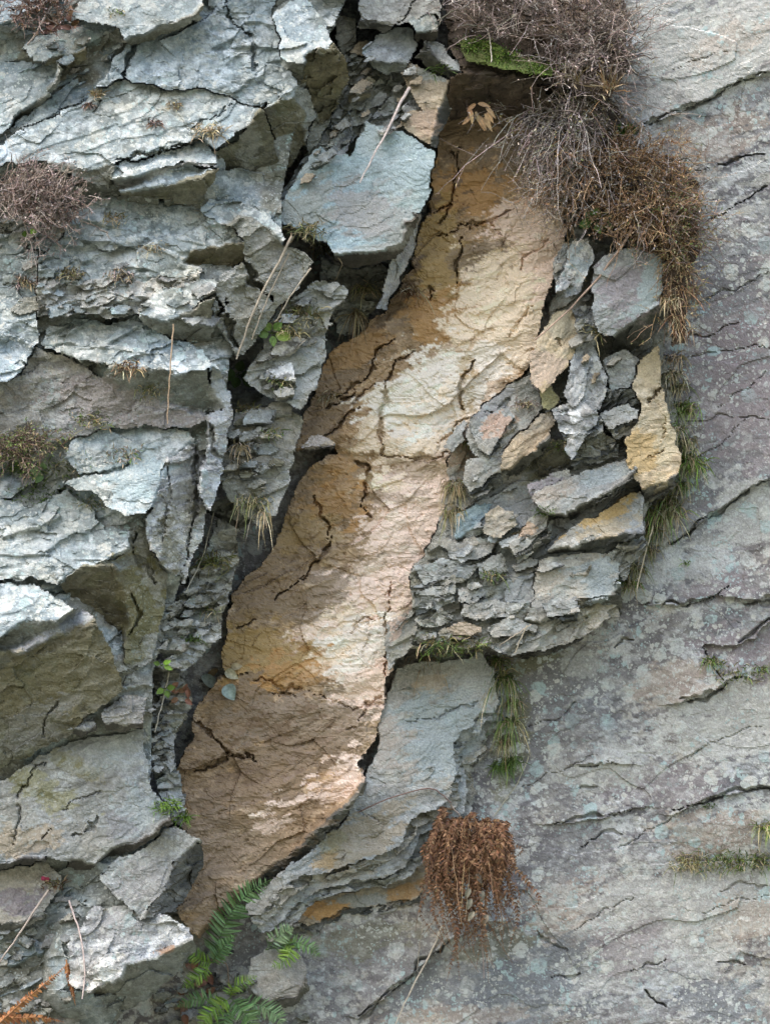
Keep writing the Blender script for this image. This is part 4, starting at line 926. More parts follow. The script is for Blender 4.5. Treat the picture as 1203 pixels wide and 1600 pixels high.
R('rock_block', 'narrow grey pillar of splintered slate beside the dry leaf clump, left foot of the scar', .60, [
    ((-.15, .12), 'gully', '240,1045 262,1042 290,1052 298,1090 290,1120 272,1150 270,1190 278,1220 288,1260 284,1300 266,1285 246,1245 234,1190 232,1110', 0, 'broken')], deg=10, back=.3, zones=[((.28, .28, .26), .7, 255, 1150, 18, 40, 0), ((.31, .325, .325), .7, 262, 1240, 16, 40, 0)])

# ---- the bedrock that shows between the blocks: follows them a hand's breadth behind
def build_bedrock():
    ny, nx = HM.shape
    X, Y = np.meshgrid(X0 + STEP * np.arange(nx, dtype=float), Y0 + STEP * np.arange(ny, dtype=float))
    seam = np.interp(Y, [-240, 0, 150, 310, 470, 560, 700, 900, 1050, 1250, 1300, 1420, 1500, 1840], [560, 540, 470, 440, 445, 360, 345, 285, 240, 235, 262, 240, 225, 60])
    left = (X < seam) & (X > -200)
    blk = (HM > .72) & left
    def box(a, r):
        for ax in (0, 1):
            c = np.cumsum(np.pad(a, [(r + 1, r) if k == ax else (0, 0) for k in (0, 1)], mode='edge'), ax)
            a = (np.take(c, range(2 * r + 1, c.shape[ax]), ax) - np.take(c, range(0, c.shape[ax] - 2 * r - 1), ax)) / (2 * r + 1)
        return a
    w = blk.astype(float); v = np.where(blk, HM, 0.)
    for r in (14, 10): w = box(w, r); v = box(v, r)
    Hs = v / np.maximum(w, 1e-3)
    Hs = np.where(w > .02, Hs, .8)
    near = box((~blk & left).astype(float), 3) > .01
    mask = near & left & (w > .02)
    H = Hs - .085 + RELIEF['ledged'](X, Y, 15, 7000) * .9
    c1, l1, m1 = stone_colour(X, Y, 'pale', 15, 7010); c2, _, _ = stone_colour(X, Y, 'gol', 15, 7020)
    k = sstep(-.2, .4, fbm(X / 60, Y / 40, 3, 7030))[..., None]
    ob = mesh_from_grid('bedrock', X, Y, H, mask, np.clip(c2 + (c1 - c2) * k, .01, .8), l1, m1 + .15, ROCK, .12)
    structure(ob)
    np.maximum(HM, np.where(mask, H, -9), out=HM)
build_bedrock()
# ---------------------------------------------------------------- small broken pieces of slate, each a stone of its own
FR = random.Random(11)
def fragment(px, py, size, tilt, h, pal, label, group, name='slate_fragment', aspect=2.0, dep=.1):
    n = FR.randint(4, 6)
    a0 = FR.uniform(0, 6.28); c, s = math.cos(math.radians(-tilt)), math.sin(math.radians(-tilt))
    top = []; 
    for k in range(n):
        a = a0 + (k + FR.uniform(-.3, .3)) * 2 * math.pi / n
        r = size * FR.uniform(.7, 1.25)
        x, y = r * math.cos(a) * aspect ** .5, r * math.sin(a) / aspect ** .5
        top.append((px + x * c - y * s, py + x * s + y * c))
    th = size * FR.uniform(.18, .38)
    low = [(x, y + th) for x, y in top]
    f = lambda p: ' '.join('%.1f,%.1f' % q for q in p)
    g = (FR.uniform(-.35, .1), FR.uniform(-.05, .55))
    # painter's order: the broken edge below, the face over it
    hull = [p for q in zip(top, low) for p in q]
    cx = px; cy = py + th / 2
    hull = convex(top + low)
    return rock(name, label, h, [((0, -1.5), 'edge' if FR.random() < .6 else 'gully', f(hull), 0, 'leaf'), (g, pal, f(top))], deg=tilt, back=dep, group=group, rnd=0, wamp=.35, strength=.8)

def convex(pts):
    pts = sorted(set(pts))
    def half(ps):
        o = []
        for p in ps:
            while len(o) > 1 and (o[-1][0] - o[-2][0]) * (p[1] - o[-2][1]) - (o[-1][1] - o[-2][1]) * (p[0] - o[-2][0]) <= 0: o.pop()
            o.append(p)
        return o
    a, b = half(pts), half(pts[::-1])
    return a[:-1] + b[:-1]

def strew(poly, n, smin, smax, tilt, lift, pals, label, group, aspect=2.0, sep=.9, dep=.12):
    pp = pts_of(poly); xs = [p[0] for p in pp]; ys = [p[1] for p in pp]
    placed = []; tries = 0
    while len(placed) < n and tries < n * 60:
        tries += 1
        x, y = FR.uniform(min(xs), max(xs)), FR.uniform(min(ys), max(ys))
        if not inside(np.array([x]), np.array([y]), pp)[0]: continue
        sz = smin + (smax - smin) * FR.random() ** 1.8
        if any(math.hypot(x - a, y - b) < sep * (sz + c) * .8 for a, b, c in placed): continue
        placed.append((x, y, sz))
    placed.sort(key=lambda q: q[1])
    for x, y, sz in placed:
        hb = float(np.median(H_at(np.array([x, x - sz * .5, x + sz * .5, x]), np.array([y, y, y, y + sz * .4]))))
        fragment(x, y, sz, tilt + FR.uniform(-9, 9), hb + lift * FR.uniform(.4, 1.2), FR.choice(pals), label, group, aspect=aspect, dep=dep)

strew('640,1000 625,965 650,905 700,880 705,800 730,730 800,735 830,790 805,850 795,940 850,985 800,1020 700,1005', 14, 8, 18, 26, .03, ['gtan', 'slab', 'gully', 'grey'],
      'small slate chip wedged between the slabs beside the orange scar', 'slate chips among the slabs', aspect=2.4, sep=1.2)
strew('860,870 990,800 1010,850 960,900 960,960 900,1000 810,1025 790,960', 8, 8, 16, 22, .02, ['gully', 'gtan', 'slab'],
      'small slate chip wedged between the slabs beside the orange scar', 'slate chips among the slabs', aspect=2.6, sep=1.2)
strew('880,335 925,372 940,385 920,470 925,520 960,560 940,600 900,560 870,480 866,420', 14, 7, 16, 40, .05, ['gtan', 'lich', 'gully', 'tan'],
      'small pale stone below the brown heather at the head of the slabs', 'small stones under the heather')
strew('485,450 490,500 470,580 440,640 440,700 415,770 395,815 370,812 350,760 352,700 366,640 400,600 430,520', 30, 10, 38, 16, .06, ['gully', 'gully', 'gol', 'gtan', 'grey', 'lich', 'wall', 'slab', 'olive'],
      'weathered slate fragment in the rubble strip between the blocks and the scar', 'slate fragments in the rubble strip')
strew('340,870 335,930 316,990 290,1036 250,1040 262,960 300,890 340,850', 22, 8, 28, 12, .05, ['gully', 'gol', 'grey', 'gully', 'edge'],
      'weathered slate fragment in the rubble strip between the blocks and the scar', 'slate fragments in the rubble strip')
strew('250,1050 276,1056 276,1110 262,1150 262,1230 240,1200 236,1100', 18, 7, 18, 10, .05, ['gully', 'gtan', 'grey', 'edge'],
      'weathered slate fragment in the rubble strip between the blocks and the scar', 'slate fragments in the rubble strip')
strew('545,40 600,120 650,105 660,160 640,200 560,210 520,240 470,300 500,220 540,150 538,90', 34, 7, 20, 30, .05, ['gully', 'gol', 'grey', 'lich', 'tan'],
      'broken grey stone in the rubble above the smooth blue slab', 'stones above the blue slab')
strew('-20,300 60,300 110,340 100,400 330,430 330,520 250,500 60,500 -20,420', 40, 6, 20, 14, .03, ['pale', 'pale', 'gol', 'wall', 'grey'],
      'small pale stone lying loose on the stepped ledges under the brown heather', 'loose stones on the ledges')
strew('30,100 100,60 200,60 190,110 110,140 60,150', 12, 7, 16, 20, .04, ['pale', 'gol', 'wall'],
      'small stone in the dark hollow under the thin pale ledges at the top', 'stones in the upper hollow')
strew('0,1450 100,1400 130,1380 110,1480 100,1550 130,1590 0,1600', 24, 8, 24, 14, .04, ['wall', 'grey', 'gol', 'gully'],
      'dull grey stone in the rubble face behind the dead bracken', 'stones behind the bracken')
strew('320,1470 380,1500 400,1570 480,1600 280,1620 240,1570', 22, 8, 20, 14, .05, ['gully', 'gol', 'edge', 'wall'],
      'dark stone in the ferny corner at the foot of the scar', 'stones among the ferns')
rock('rock_slab', 'small pale wedge of stone jutting over a black gap at the scar rim', .62, [
    ((-.1, .3), 'tan', '468,698 484,680 500,676 526,690 510,697'), ((0, -1.8), 'dark', '468,698 510,697 526,690 522,699 480,707')], deg=8, back=.2, wamp=.5, zones=[((.34, .31, .29), .8, 500, 686, 30, 12, 0)])
rock('boulder', 'rounded white lichen crusted stone at the heather edge near the top', .16, [
    ((-.2, .4), 'lich', '972,56 976,44 992,38 1004,46 1006,58 994,66 980,66')], deg=10, back=.2, zones=[((.5, .53, .52), .8, 988, 52, 20, 14, 0)])
# ---------------------------------------------------------------- plants
rng = np.random.default_rng(5)
def plant_material():
    m, nt, b = new_mat('plant')
    t = nt.nodes.new('ShaderNodeAttribute'); t.attribute_name = 'tint'
    n = nt.nodes.new('ShaderNodeTexNoise'); n.inputs['Scale'].default_value = 60; n.inputs['Detail'].default_value = 4
    g = nt.nodes.new('ShaderNodeNewGeometry'); nt.links.new(g.outputs['Position'], n.inputs['Vector'])
    r = nt.nodes.new('ShaderNodeMapRange'); r.inputs[1].default_value = .3; r.inputs[2].default_value = .7; r.inputs[3].default_value = .7; r.inputs[4].default_value = 1.25
    nt.links.new(n.outputs[0], r.inputs[0])
    x = nt.nodes.new('ShaderNodeMix'); x.data_type = 'RGBA'; x.blend_type = 'MULTIPLY'; x.inputs[0].default_value = 1
    nt.links.new(t.outputs['Color'], x.inputs[6]); nt.links.new(r.outputs[0], x.inputs[7]); nt.links.new(x.outputs[2], b.inputs['Base Color'])
    b.inputs['Roughness'].default_value = .65; b.inputs['Specular IOR Level'].default_value = .3
    return m
PLANT = plant_material()

def W(pts):
    """(…,3) in px across, px down, px out of the cliff -> world"""
    return P(pts[..., 0], pts[..., 1], pts[..., 2] / PPM)

def tubes(paths, r0, r1, cols, sides=3):
    """paths (N,K,3) px; radii px per path; colours (N,3) -> V, F, col"""
    N, K, _ = paths.shape
    V = W(paths)
    T = np.gradient(V, axis=1); T /= np.linalg.norm(T, axis=2, keepdims=True) + 1e-9
    ref = rng.normal(size=(N, 1, 3)); A = np.cross(T, ref); A /= np.linalg.norm(A, axis=2, keepdims=True) + 1e-9
    B = np.cross(T, A)
    f = np.linspace(0, 1, K)[None, :, None, None]
    r0 = np.broadcast_to(np.asarray(r0, float), (N,))[:, None, None, None]; r1 = np.broadcast_to(np.asarray(r1, float), (N,))[:, None, None, None]
    R = (r0 + (r1 - r0) * f) / PPM
    th = np.arange(sides) * 2 * np.pi / sides
    ring = V[:, :, None, :] + R * (np.cos(th)[None, None, :, None] * A[:, :, None, :] + np.sin(th)[None, None, :, None] * B[:, :, None, :])
    VV = ring.reshape(-1, 3)
    idx = np.arange(N * K * sides).reshape(N, K, sides)
    a = idx[:, :-1, :]; b = np.roll(idx, -1, 2)[:, :-1, :]; c = np.roll(idx, -1, 2)[:, 1:, :]; d = idx[:, 1:, :]
    F = np.stack([a, b, c, d], -1).reshape(-1, 4)
    CC = np.repeat(cols, K * sides, 0)
    return VV, F, CC

def blades(paths, w, cols, taper=True):
    """flat blades (N,K,3), half width w px"""
    N, K, _ = paths.shape
    V = W(paths)
    T = np.gradient(V, axis=1); T /= np.linalg.norm(T, axis=2, keepdims=True) + 1e-9
    ref = -FW + rng.normal(size=(N, 1, 3)) * .7
    A = np.cross(T, np.broadcast_to(ref, V.shape)); A /= np.linalg.norm(A, axis=2, keepdims=True) + 1e-9
    f = np.linspace(0, 1, K)
    prof = (np.sin(np.pi * np.clip(f * .8 + .2, 0, 1)) ** .7 if taper else np.ones(K))[None, :, None]
    prof = np.maximum(prof, .06)
    w = np.broadcast_to(np.asarray(w, float), (N,))[:, None, None] / PPM
    VV = np.stack([V - A * w * prof, V + A * w * prof], 2).reshape(-1, 3)
    idx = np.arange(N * K * 2).reshape(N, K, 2)
    F = np.stack([idx[:, :-1, 0], idx[:, :-1, 1], idx[:, 1:, 1], idx[:, 1:, 0]], -1).reshape(-1, 4)
    return VV, F, np.repeat(cols, K * 2, 0)

def join(parts):
    V = []; F = []; Cc = []; o = 0
    for v, f, c in parts:
        V.append(v); F.append(f + o); Cc.append(c); o += len(v)
    return np.concatenate(V), np.concatenate(F), np.concatenate(Cc)

def thing(name, label, cat, px, py, h, group=None):
    o = bpy.data.objects.new(name, None); C.objects.link(o)
    o.location = P(px, py, h).tolist(); o.empty_display_size = .05
    return tag(o, label, cat, group)

def part(name, geo, root, smooth=True):
    v, f, c = geo
    if root is None:
        ob = link_mesh(name, v, f, PLANT, np.clip(c, .005, .8), smooth=smooth); return ob
    o = np.array(root.location)
    return link_mesh(name, v - o, f, PLANT, np.clip(c, .005, .8), smooth=smooth, parent=root)

def tints(n, pal, v=.18):
    p = np.array(pal); c = p[rng.integers(0, len(p), n)]
    return c * (1 + rng.normal(size=(n, 1)) * v) * (1 + rng.normal(size=(n, 3)) * .05)

def curve(start, d, L, K, droop, wob=.12, up=0.0):
    """N curved paths: start (N,3), direction (N,3) unit px, length (N,), bending down by droop"""
    N = len(start); t = np.linspace(0, 1, K)[None, :, None]
    L = np.asarray(L)[:, None, None]
    p = start[:, None, :] + d[:, None, :] * L * t
    g = np.array([0, .93, .37])                      # straight down, in cliff directions
    dr = np.broadcast_to(np.asarray(droop, float), (N,))[:, None, None]
    p = p + g * dr * L * t ** 2
    w = np.cumsum(rng.normal(size=(N, K, 3)), 1) * wob * L / K; w -= w[:, :1]
    return p + w

def unit(a): return a / (np.linalg.norm(a, axis=-1, keepdims=True) + 1e-9)

GREEN = [(.10, .17, .035), (.13, .20, .04), (.075, .12, .03)]
LIME = [(.15, .25, .04), (.19, .30, .05), (.11, .19, .035)]
STRAW = [(.40, .33, .20), (.32, .25, .14), (.48, .42, .29), (.26, .20, .10)]
MIXED = [(.22, .21, .09), (.34, .28, .15), (.15, .17, .06), (.40, .34, .20)]
RUST = [(.12, .058, .03), (.17, .085, .042), (.075, .038, .022), (.24, .14, .075)]
HEATH = [(.28, .22, .19), (.36, .295, .26), (.17, .125, .105), (.44, .37, .33)]
HRUST = [(.33, .20, .10), (.25, .145, .07), (.43, .30, .17), (.17, .105, .06)]
HGREY = [(.36, .32, .29), (.28, .24, .21), (.46, .42, .39), (.18, .14, .12)]

def grass_tuft(px, py, size, n, pal, label, droop=.5, spread=8, lean=0, width=.75, group=None):
    h = float(H_at(px, py)) * PPM
    cn = lambda: np.clip(rng.normal(size=n), -1.7, 1.7)
    st = np.stack([px + cn() * spread, py + cn() * spread * .45, np.full(n, h - 4)], 1)
    st[:, 2] = np.maximum(st[:, 2] - 10, np.minimum(H_at(st[:, 0], st[:, 1]) * PPM - 2, st[:, 2] + 12))
    d = unit(np.stack([lean + rng.normal(size=n) * .55, -.75 + rng.normal(size=n) * .45, .7 + rng.random(n) * .5], 1))
    L = size * (.5 + .7 * rng.random(n))
    g = blades(curve(st, d, L, 7, droop * (.3 + 1.1 * rng.random(n)), .16), width * (.6 + .6 * rng.random(n)), tints(n, pal))
    ob = part('grass_tuft', g, None); tag(ob, label, 'grass tuft', group); recentre(ob)
    return ob

def heather(cx, cy, rx, ry, n, L0, pals, tips, label, lean=(0, -.5), cat='heather', droop=.2, name='heather_bush', tilt=0.0, hbase=None, group=None):
    n = int(n * .62)
    # a few uneven clumps rather than one dome
    nc = 9
    cc = rng.normal(size=(nc, 2)) * np.array([rx, ry]) * .55; cw = rng.random(nc) ** 1.5 + .15
    k = rng.choice(nc, n, p=cw / cw.sum())
    cc = np.clip(cc, -np.array([rx, ry]), np.array([rx, ry]))
    x = cx + cc[k, 0] + rng.normal(size=n) * rx * .28; y = cy + cc[k, 1] + rng.normal(size=n) * ry * .28
    h = H_at(x, y) * PPM if hbase is None else np.full(n, hbase * PPM)
    h = np.clip(h, np.median(h) - 25, np.median(h) + 25)
    st = np.stack([x, y, h - 3], 1)
    cl = rng.normal(size=(nc, 3)) * .35
    d = unit(np.stack([lean[0] + .3 * (x - cx) / rx + rng.normal(size=n) * .38, lean[1] + .25 * (y - cy) / ry + rng.normal(size=n) * .38, .55 + .4 * rng.random(n)], 1) + cl[k])
    L = L0 * (.5 + 1.0 * rng.random(n) ** 1.3) * np.where(rng.random(n) < .12, 1.7, 1.0)
    K = 7
    main = curve(st, d, L, K, droop, .13)
    root = thing(name, label, cat, cx, cy + ry * .5, float(np.median(h)) / PPM, group)
    part('stem', tubes(main, .85, .3, tints(n, pals)), root)
    nb = 26
    wst = st[rng.integers(0, n, nb)]
    wd = unit(np.stack([lean[0] * 1.2 + rng.normal(size=nb) * .5, lean[1] + rng.normal(size=nb) * .5, .3 + .4 * rng.random(nb)], 1))
    part('woody_stem', tubes(curve(wst, wd, L0 * (.9 + .8 * rng.random(nb)), 9, droop, .4), 1.8, .5, tints(nb, [(.26, .22, .19), (.18, .14, .115)])), root)
    # twigs
    m = 5
    k = rng.integers(1, K, (n, m)); base = main[np.arange(n)[:, None], k].reshape(-1, 3)
    td = unit(np.repeat(d, m, 0) + rng.normal(size=(n * m, 3)) * .75)
    tl = np.repeat(L, m) * (.25 + .4 * rng.random(n * m))
    tw = curve(base, td, tl, 5, .05, .16)
    part('twig', tubes(tw, .45, .18, tints(n * m, pals)), root)
    # dry leaf and flower bits along the twigs
    q = 5
    kk = rng.integers(1, 5, (n * m, q)); b = tw[np.arange(n * m)[:, None], kk].reshape(-1, 3) + rng.normal(size=(n * m * q, 3)) * 1.2
    keep = rng.random(len(b)) < .45; b = b[keep]
    ld = unit(np.repeat(td, q, 0)[keep] * .6 + rng.normal(size=b.shape) * .7)
    lv = b[:, None, :] + ld[:, None, :] * (np.linspace(0, 1, 3)[None, :, None] * (2.5 + 3.4 * rng.random(len(b)))[:, None, None])
    part('foliage', blades(lv, .45 + .4 * rng.random(len(b)), tints(len(b), tips, .25)), root)
    return root

def leaf_geo(px, py, h, dx, dy, dh, L, w, pal, fold=.25, curl=.25, K=7, side=5):
    """one broad leaf from its stalk, px"""
    d = unit(np.array([dx, dy, dh], float)); out = np.array([0, -.15, 1.0])
    a = unit(np.cross(d, out)); nrm = np.cross(a, d)
    t = np.linspace(0, 1, K); wprof = np.sin(np.pi * np.clip(t * .92 + .06, 0, 1)) ** .8
    s = np.linspace(-1, 1, side)
    p = np.zeros((K, side, 3))
    for i in range(K):
        c = np.array([px, py, h]) + d * L * t[i] - nrm * curl * L * t[i] ** 2 + np.array([0, .93, .37]) * curl * L * .3 * t[i] ** 2
        for j in range(side):
            p[i, j] = c + a * w * wprof[i] * s[j] + nrm * fold * w * wprof[i] * (abs(s[j]) + .15 * math.sin(i * 2 + j))
    V = W(p.reshape(-1, 3)); idx = np.arange(K * side).reshape(K, side)
    F = np.stack([idx[:-1, :-1], idx[:-1, 1:], idx[1:, 1:], idx[1:, :-1]], -1).reshape(-1, 4)
    col = np.repeat(tints(1, pal, .12), K * side, 0)
    mid = np.tile(np.abs(s) < .1, K); col[mid] *= 1.2
    return V, F, col

def leafy(px, py, leaves, pal, label, name='leafy_plant', cat='plant', out=10):
    h = float(H_at(px, py)) * PPM
    root = thing(name, label, cat, px, py, h / PPM)
    for dx, dy, L, w in leaves:
        a = np.array([[px, py, h - 2]]); 
        stalk = np.linspace(0, 1, 5)[None, :, None] * np.array([dx * .35, dy * .35, out]) + a[:, None, :]
        g1 = tubes(stalk, .8, .6, tints(1, pal))
        e = stalk[0, -1]
        g2 = leaf_geo(e[0], e[1], e[2], dx, dy, out * .9, L, w, pal)
        part('leaf', join([g1, g2]), root)
    return root

def frond_geo(path, n, L, pal, rpal=None, w=.15, ang=66, curl=.15, hang=.0, rw=1.0):
    """a fern frond: rachis through the px points, n pairs of leaflets, longest L px below the middle"""
    pp = np.array(path, float); K = 40
    u = np.linspace(0, len(pp) - 1, K); x = np.stack([np.interp(u, range(len(pp)), pp[:, k]) for k in range(3)], 1)
    for _ in range(6): x[1:-1] = (x[:-2] + 2 * x[1:-1] + x[2:]) / 4
    parts = [tubes(x[None], rw, .35, np.array(rpal if rpal else pal[:1])[:1])]
    f = np.linspace(.12, .99, n)
    for sgn in (-1, 1):
        i = np.clip((f * (K - 1)).astype(int), 0, K - 2)
        b = x[i]; t = unit(x[i + 1] - x[np.maximum(i - 1, 0)])
        out = np.array([0, -.1, 1.0]); a = unit(np.cross(t, out)) * sgn
        c, s = math.cos(math.radians(ang)), math.sin(math.radians(ang))
        d = unit(t * c + a * s + rng.normal(size=b.shape) * .10)
        ll = L * (np.sin(np.pi * (f * .80 + .20)) ** .75) * (1 + rng.normal(size=n) * .08)
        lv = curve(b, d, ll, 6, hang, .05)
        lv[:, :, 2] += (-curl * ll[:, None] * np.linspace(0, 1, 6)[None] ** 2)
        parts.append(blades(lv, np.maximum(ll * w * .5, .6), tints(n, pal, .13)))
    return join(parts)

def fern(px, py, fronds, pal, label, n=24, L=17, name='fern', rpal=None, **k):
    h = max(float(H_at(px, py)), .20) * PPM
    root = thing(name, label, 'fern', px, py, h / PPM)
    for fr in fronds:
        pts = [(x, y, h + o) for x, y, o in fr['p']]
        part('frond', frond_geo(pts, fr.get('n', n), fr.get('L', L), fr.get('pal', pal), rpal, **k), root)
    return root

def stalk(pts, w0, w1, col, label, name='dry_stalk', cat='stalk', lift=14, group=None, h=None):
    pp = np.array(pts_of(pts)); K = 14
    u = np.linspace(0, len(pp) - 1, K); x = np.stack([np.interp(u, range(len(pp)), pp[:, k]) for k in (0, 1)], 1)
    for _ in range(2): x[1:-1] = (x[:-2] + 2 * x[1:-1] + x[2:]) / 4
    hh = H_at(x[:, 0], x[:, 1]) * PPM if h is None else np.full(K, h * PPM)
    # rests against the high points: the line over them
    f = np.linspace(0, 1, K); a, b = hh[:3].max(), hh[-3:].max()
    line = a + (b - a) * f; line += max(0, (hh - line).max()) + 2
    x3 = np.concatenate([x, line[:, None]], 1); x3[:, :2] += rng.normal(size=(K, 2)) * .5
    g = tubes(x3[None], w0 / 2, w1 / 2, np.array([col]), 5)
    ob = part(name, g, None); tag(ob, label, cat, group); recentre(ob)
    return ob

def dead_leaf(px, py, L, w, ang, pal, label, group, h=None, name='dead_leaf'):
    hb = float(H_at(px, py)) * PPM if h is None else h * PPM
    g = leaf_geo(px, py, hb + 3, math.cos(ang), math.sin(ang), .5, L, w, pal, fold=.5, curl=.45)
    ob = part(name, g, None); tag(ob, label, 'leaf', group); recentre(ob)

# ---- soil and moss under the heather
rock('soil_bank', 'dark crumbling soil bank overhanging the head of the orange scar, under moss and heather', .42, [
    ((-.05, .5), 'soil', '690,-60 960,-60 985,40 980,110 960,150 900,140 840,130 780,110 720,112 700,70'),
    ((0, -1.0), 'soil', '700,114 720,112 780,110 840,130 870,160 850,185 800,180 760,186 720,180 700,186 694,160')], deg=10, back=.4, relief='broken', strength=.5)['category'] = 'soil'
rock('soil_bank', 'dark peaty soil strip under the rusty heather, beside the smooth cliff', .26, [
    ((-.1, .2), 'soil', '840,130 900,140 960,150 985,200 1000,235 1060,250 1095,290 1096,340 1088,400 1076,440 1070,540 1050,545 1036,470 1038,400 1000,380 930,365 884,330 870,290 846,240 830,190')], deg=10, back=.3, relief='broken', strength=.5)['category'] = 'soil'
PAL['moss'] = ((.10, .135, .035), (.075, .085, .03), (.15, .20, .045), .0, .0)
PALREL['moss'] = 'face'
PAL['grassy'] = ((.13, .125, .06), (.09, .075, .045), (.19, .18, .08), .0, .0); PALREL['grassy'] = 'face'
rock('moss_cushion', 'green moss cushion on top of the soil bank, beneath the heather', .62, [
    ((0, .6), 'moss', '716,66 740,56 770,66 800,78 830,92 866,106 868,120 830,112 790,104 750,98 724,94')], deg=-15, back=.2, relief='broken', strength=.5)['category'] = 'moss'
m_ = []
for cx, cy, rx, ry, n in ((745, 70, 24, 12, 420), (790, 88, 28, 13, 420), (842, 106, 26, 12, 360)):
    x = cx + rng.normal(size=n) * rx * .55; y = cy + rng.normal(size=n) * ry * .55
    st = np.stack([x, y, H_at(x, y) * PPM - 1], 1)
    m_.append(blades(curve(st, unit(rng.normal(size=(n, 3)) * .5 + np.array([0, -.6, .8])), 5 + 5 * rng.random(n), 4, .3), .8, tints(n, GREEN + LIME[:2] + MIXED[:1], .3)))
tag(part('moss_tuft', join(m_), None), 'short bright green shoots sprouting from the moss cushion', 'moss')

# ---- heather
heather(770, -12, 75, 46, 420, 50, HEATH, HEATH, 'purple brown heather against the pale rubble at the top edge', (-.1, -.4), hbase=.55)
heather(895, 20, 92, 70, 560, 55, HEATH, HEATH + HGREY, 'tall purple brown heather at the top edge above the moss', (.1, -.6), hbase=.5)
heather(930, 110, 55, 60, 360, 50, HEATH, HEATH + [(.2, .17, .07)], 'brown heather beside the white lichen crusted stone', (.2, -.2), hbase=.42)
heather(860, 180, 48, 50, 330, 52, HGREY, HGREY + HEATH + MIXED, 'grey tangle of bare heather twigs drooping over the upper scar', (-.5, .35), droop=.35, hbase=.40)
heather(905, 265, 60, 55, 360, 52, HGREY + HRUST, HGREY + HRUST, 'grey and rust tangle of heather below the drooping one', (-.2, .3), droop=.35, hbase=.36)
heather(985, 270, 60, 50, 360, 48, HRUST, HRUST + HGREY, 'rust coloured heather in the middle of the strip beside the smooth cliff', (.2, -.1), hbase=.34)
heather(1050, 330, 50, 55, 360, 50, HRUST + HEATH, HRUST + MIXED + GREEN, 'rust brown heather standing against the smooth cliff, lowest of the heathers', (.25, -.5), hbase=.30)
heather(985, 335, 55, 22, 240, 36, HRUST, HRUST + HEATH, 'dark brown heather fringe above the large grey purple slab', (-.1, .1), droop=.3, hbase=.36)
heather(1062, 420, 22, 50, 170, 36, HRUST, MIXED, 'thin brown heather strand trailing down past the grey purple slab', (.1, .3), droop=.4, hbase=.28)
heather(55, 300, 78, 46, 480, 40, HEATH, HEATH + [(.17, .10, .08)], 'purple brown heather growing on the ledges at the outer edge', (0, -.5), hbase=1.02)
heather(40, 690, 80, 22, 260, 26, [(.2, .14, .11), (.14, .09, .07)], MIXED + GREEN, 'low reddish heather above the green ledge plants', (0, -.5), hbase=1.02)
heather(75, 15, 50, 22, 160, 26, [(.2, .13, .11), (.14, .09, .07)], RUST + HEATH, 'small heather with dead brown leaves in the top corner', (0, -.3), hbase=.95)
# ---- grass
G = grass_tuft
G(480, 362, 34, 130, MIXED, 'yellow green grass tuft at the lower corner of the smooth blue slab', .7, 14)
G(508, 388, 28, 80, MIXED, 'straw coloured grass hanging under the corner of the smooth blue slab', 1.0, 9)
G(572, 452, 30, 90, MIXED, 'thin dry grass hanging beneath the smooth blue slab', 1.0, 10)
G(558, 490, 40, 60, STRAW, 'pale dead grass wisp hanging in front of the dark gap under the blue slab', 1.5, 4)
G(470, 495, 34, 110, MIXED, 'olive dry grass on the rubble beside the leaning dry stalks', .5, 18)
G(515, 620, 26, 50, STRAW, 'small straw curl at the scar rim above the pale wedge stone', .9, 6)
G(395, 785, 32, 90, MIXED, 'large mixed green and straw grass tuft over the black cavity', 1.1, 14)
G(408, 805, 34, 26, STRAW, 'long pale grass blades dangling below the large mixed tuft', 1.6, 6)
G(335, 880, 30, 120, [(.17, .18, .05), (.12, .14, .04), (.25, .22, .1)], 'mossy green tuft beside the lower dark stones of the rubble strip', .6, 14)
G(425, 680, 20, 60, GREEN + MIXED, 'short green tuft among the broken ledges of the rubble strip', .6, 10)
G(372, 700, 34, 60, STRAW, 'dry brown grass hanging on the rubble below the round leaves', 1.0, 6)
G(712, 760, 30, 120, STRAW + MIXED, 'dense dry grass hanging down the edge of the orange scar', 1.5, 11)
G(708, 800, 28, 60, STRAW + MIXED, 'lower wisp of dry grass on the edge of the orange scar', 1.5, 9)
G(730, 690, 24, 70, MIXED, 'small dry grass clump under the pale wedge of rock', .9, 6)
G(820, 632, 20, 70, STRAW + HEATH, 'tiny dark dry tuft above the tan tilted slab', .7, 9)
G(932, 520, 34, 70, MIXED, 'yellowish tuft below the corner of the grey purple slab', .4, 7)
G(1070, 640, 40, 170, LIME + MIXED, 'green tuft at the foot of the heather strand beside the tall cream slab', .9, 12)
G(1076, 725, 52, 240, LIME + MIXED, 'bright green tuft with straw beside the lower end of the tall cream slab', .9, 12)
G(1036, 800, 46, 260, LIME + MIXED + STRAW, 'big green and straw tuft beside the yellow stained slab', 1.1, 16)
G(986, 915, 34, 120, LIME + STRAW, 'small bright tuft at the corner of the broad pale slab', .9, 7)
G(1072, 880, 12, 26, LIME, 'tiny green sprig on the smooth cliff', .6, 4)
G(690, 1012, 34, 140, MIXED + GREEN, 'grassy tuft on the ledge above the large smooth grey slab', .7, 20)
G(740, 1012, 24, 90, LIME + MIXED, 'short green tuft on the corner above the large smooth grey slab', .6, 14)
G(660, 1030, 40, 50, STRAW, 'drooping straw blades over the top of the large smooth grey slab', 1.4, 8)
G(790, 1060, 50, 90, MIXED + GREEN, 'trailing grass along the side of the large smooth grey slab', 1.4, 8)
G(796, 1130, 50, 80, MIXED + GREEN, 'lower trailing grass beside the stacked dark edges', 1.4, 7)
G(1112, 1035, 26, 90, MIXED + LIME, 'grass tuft in the corner of the sunken purple patch of cliff', .9, 8)
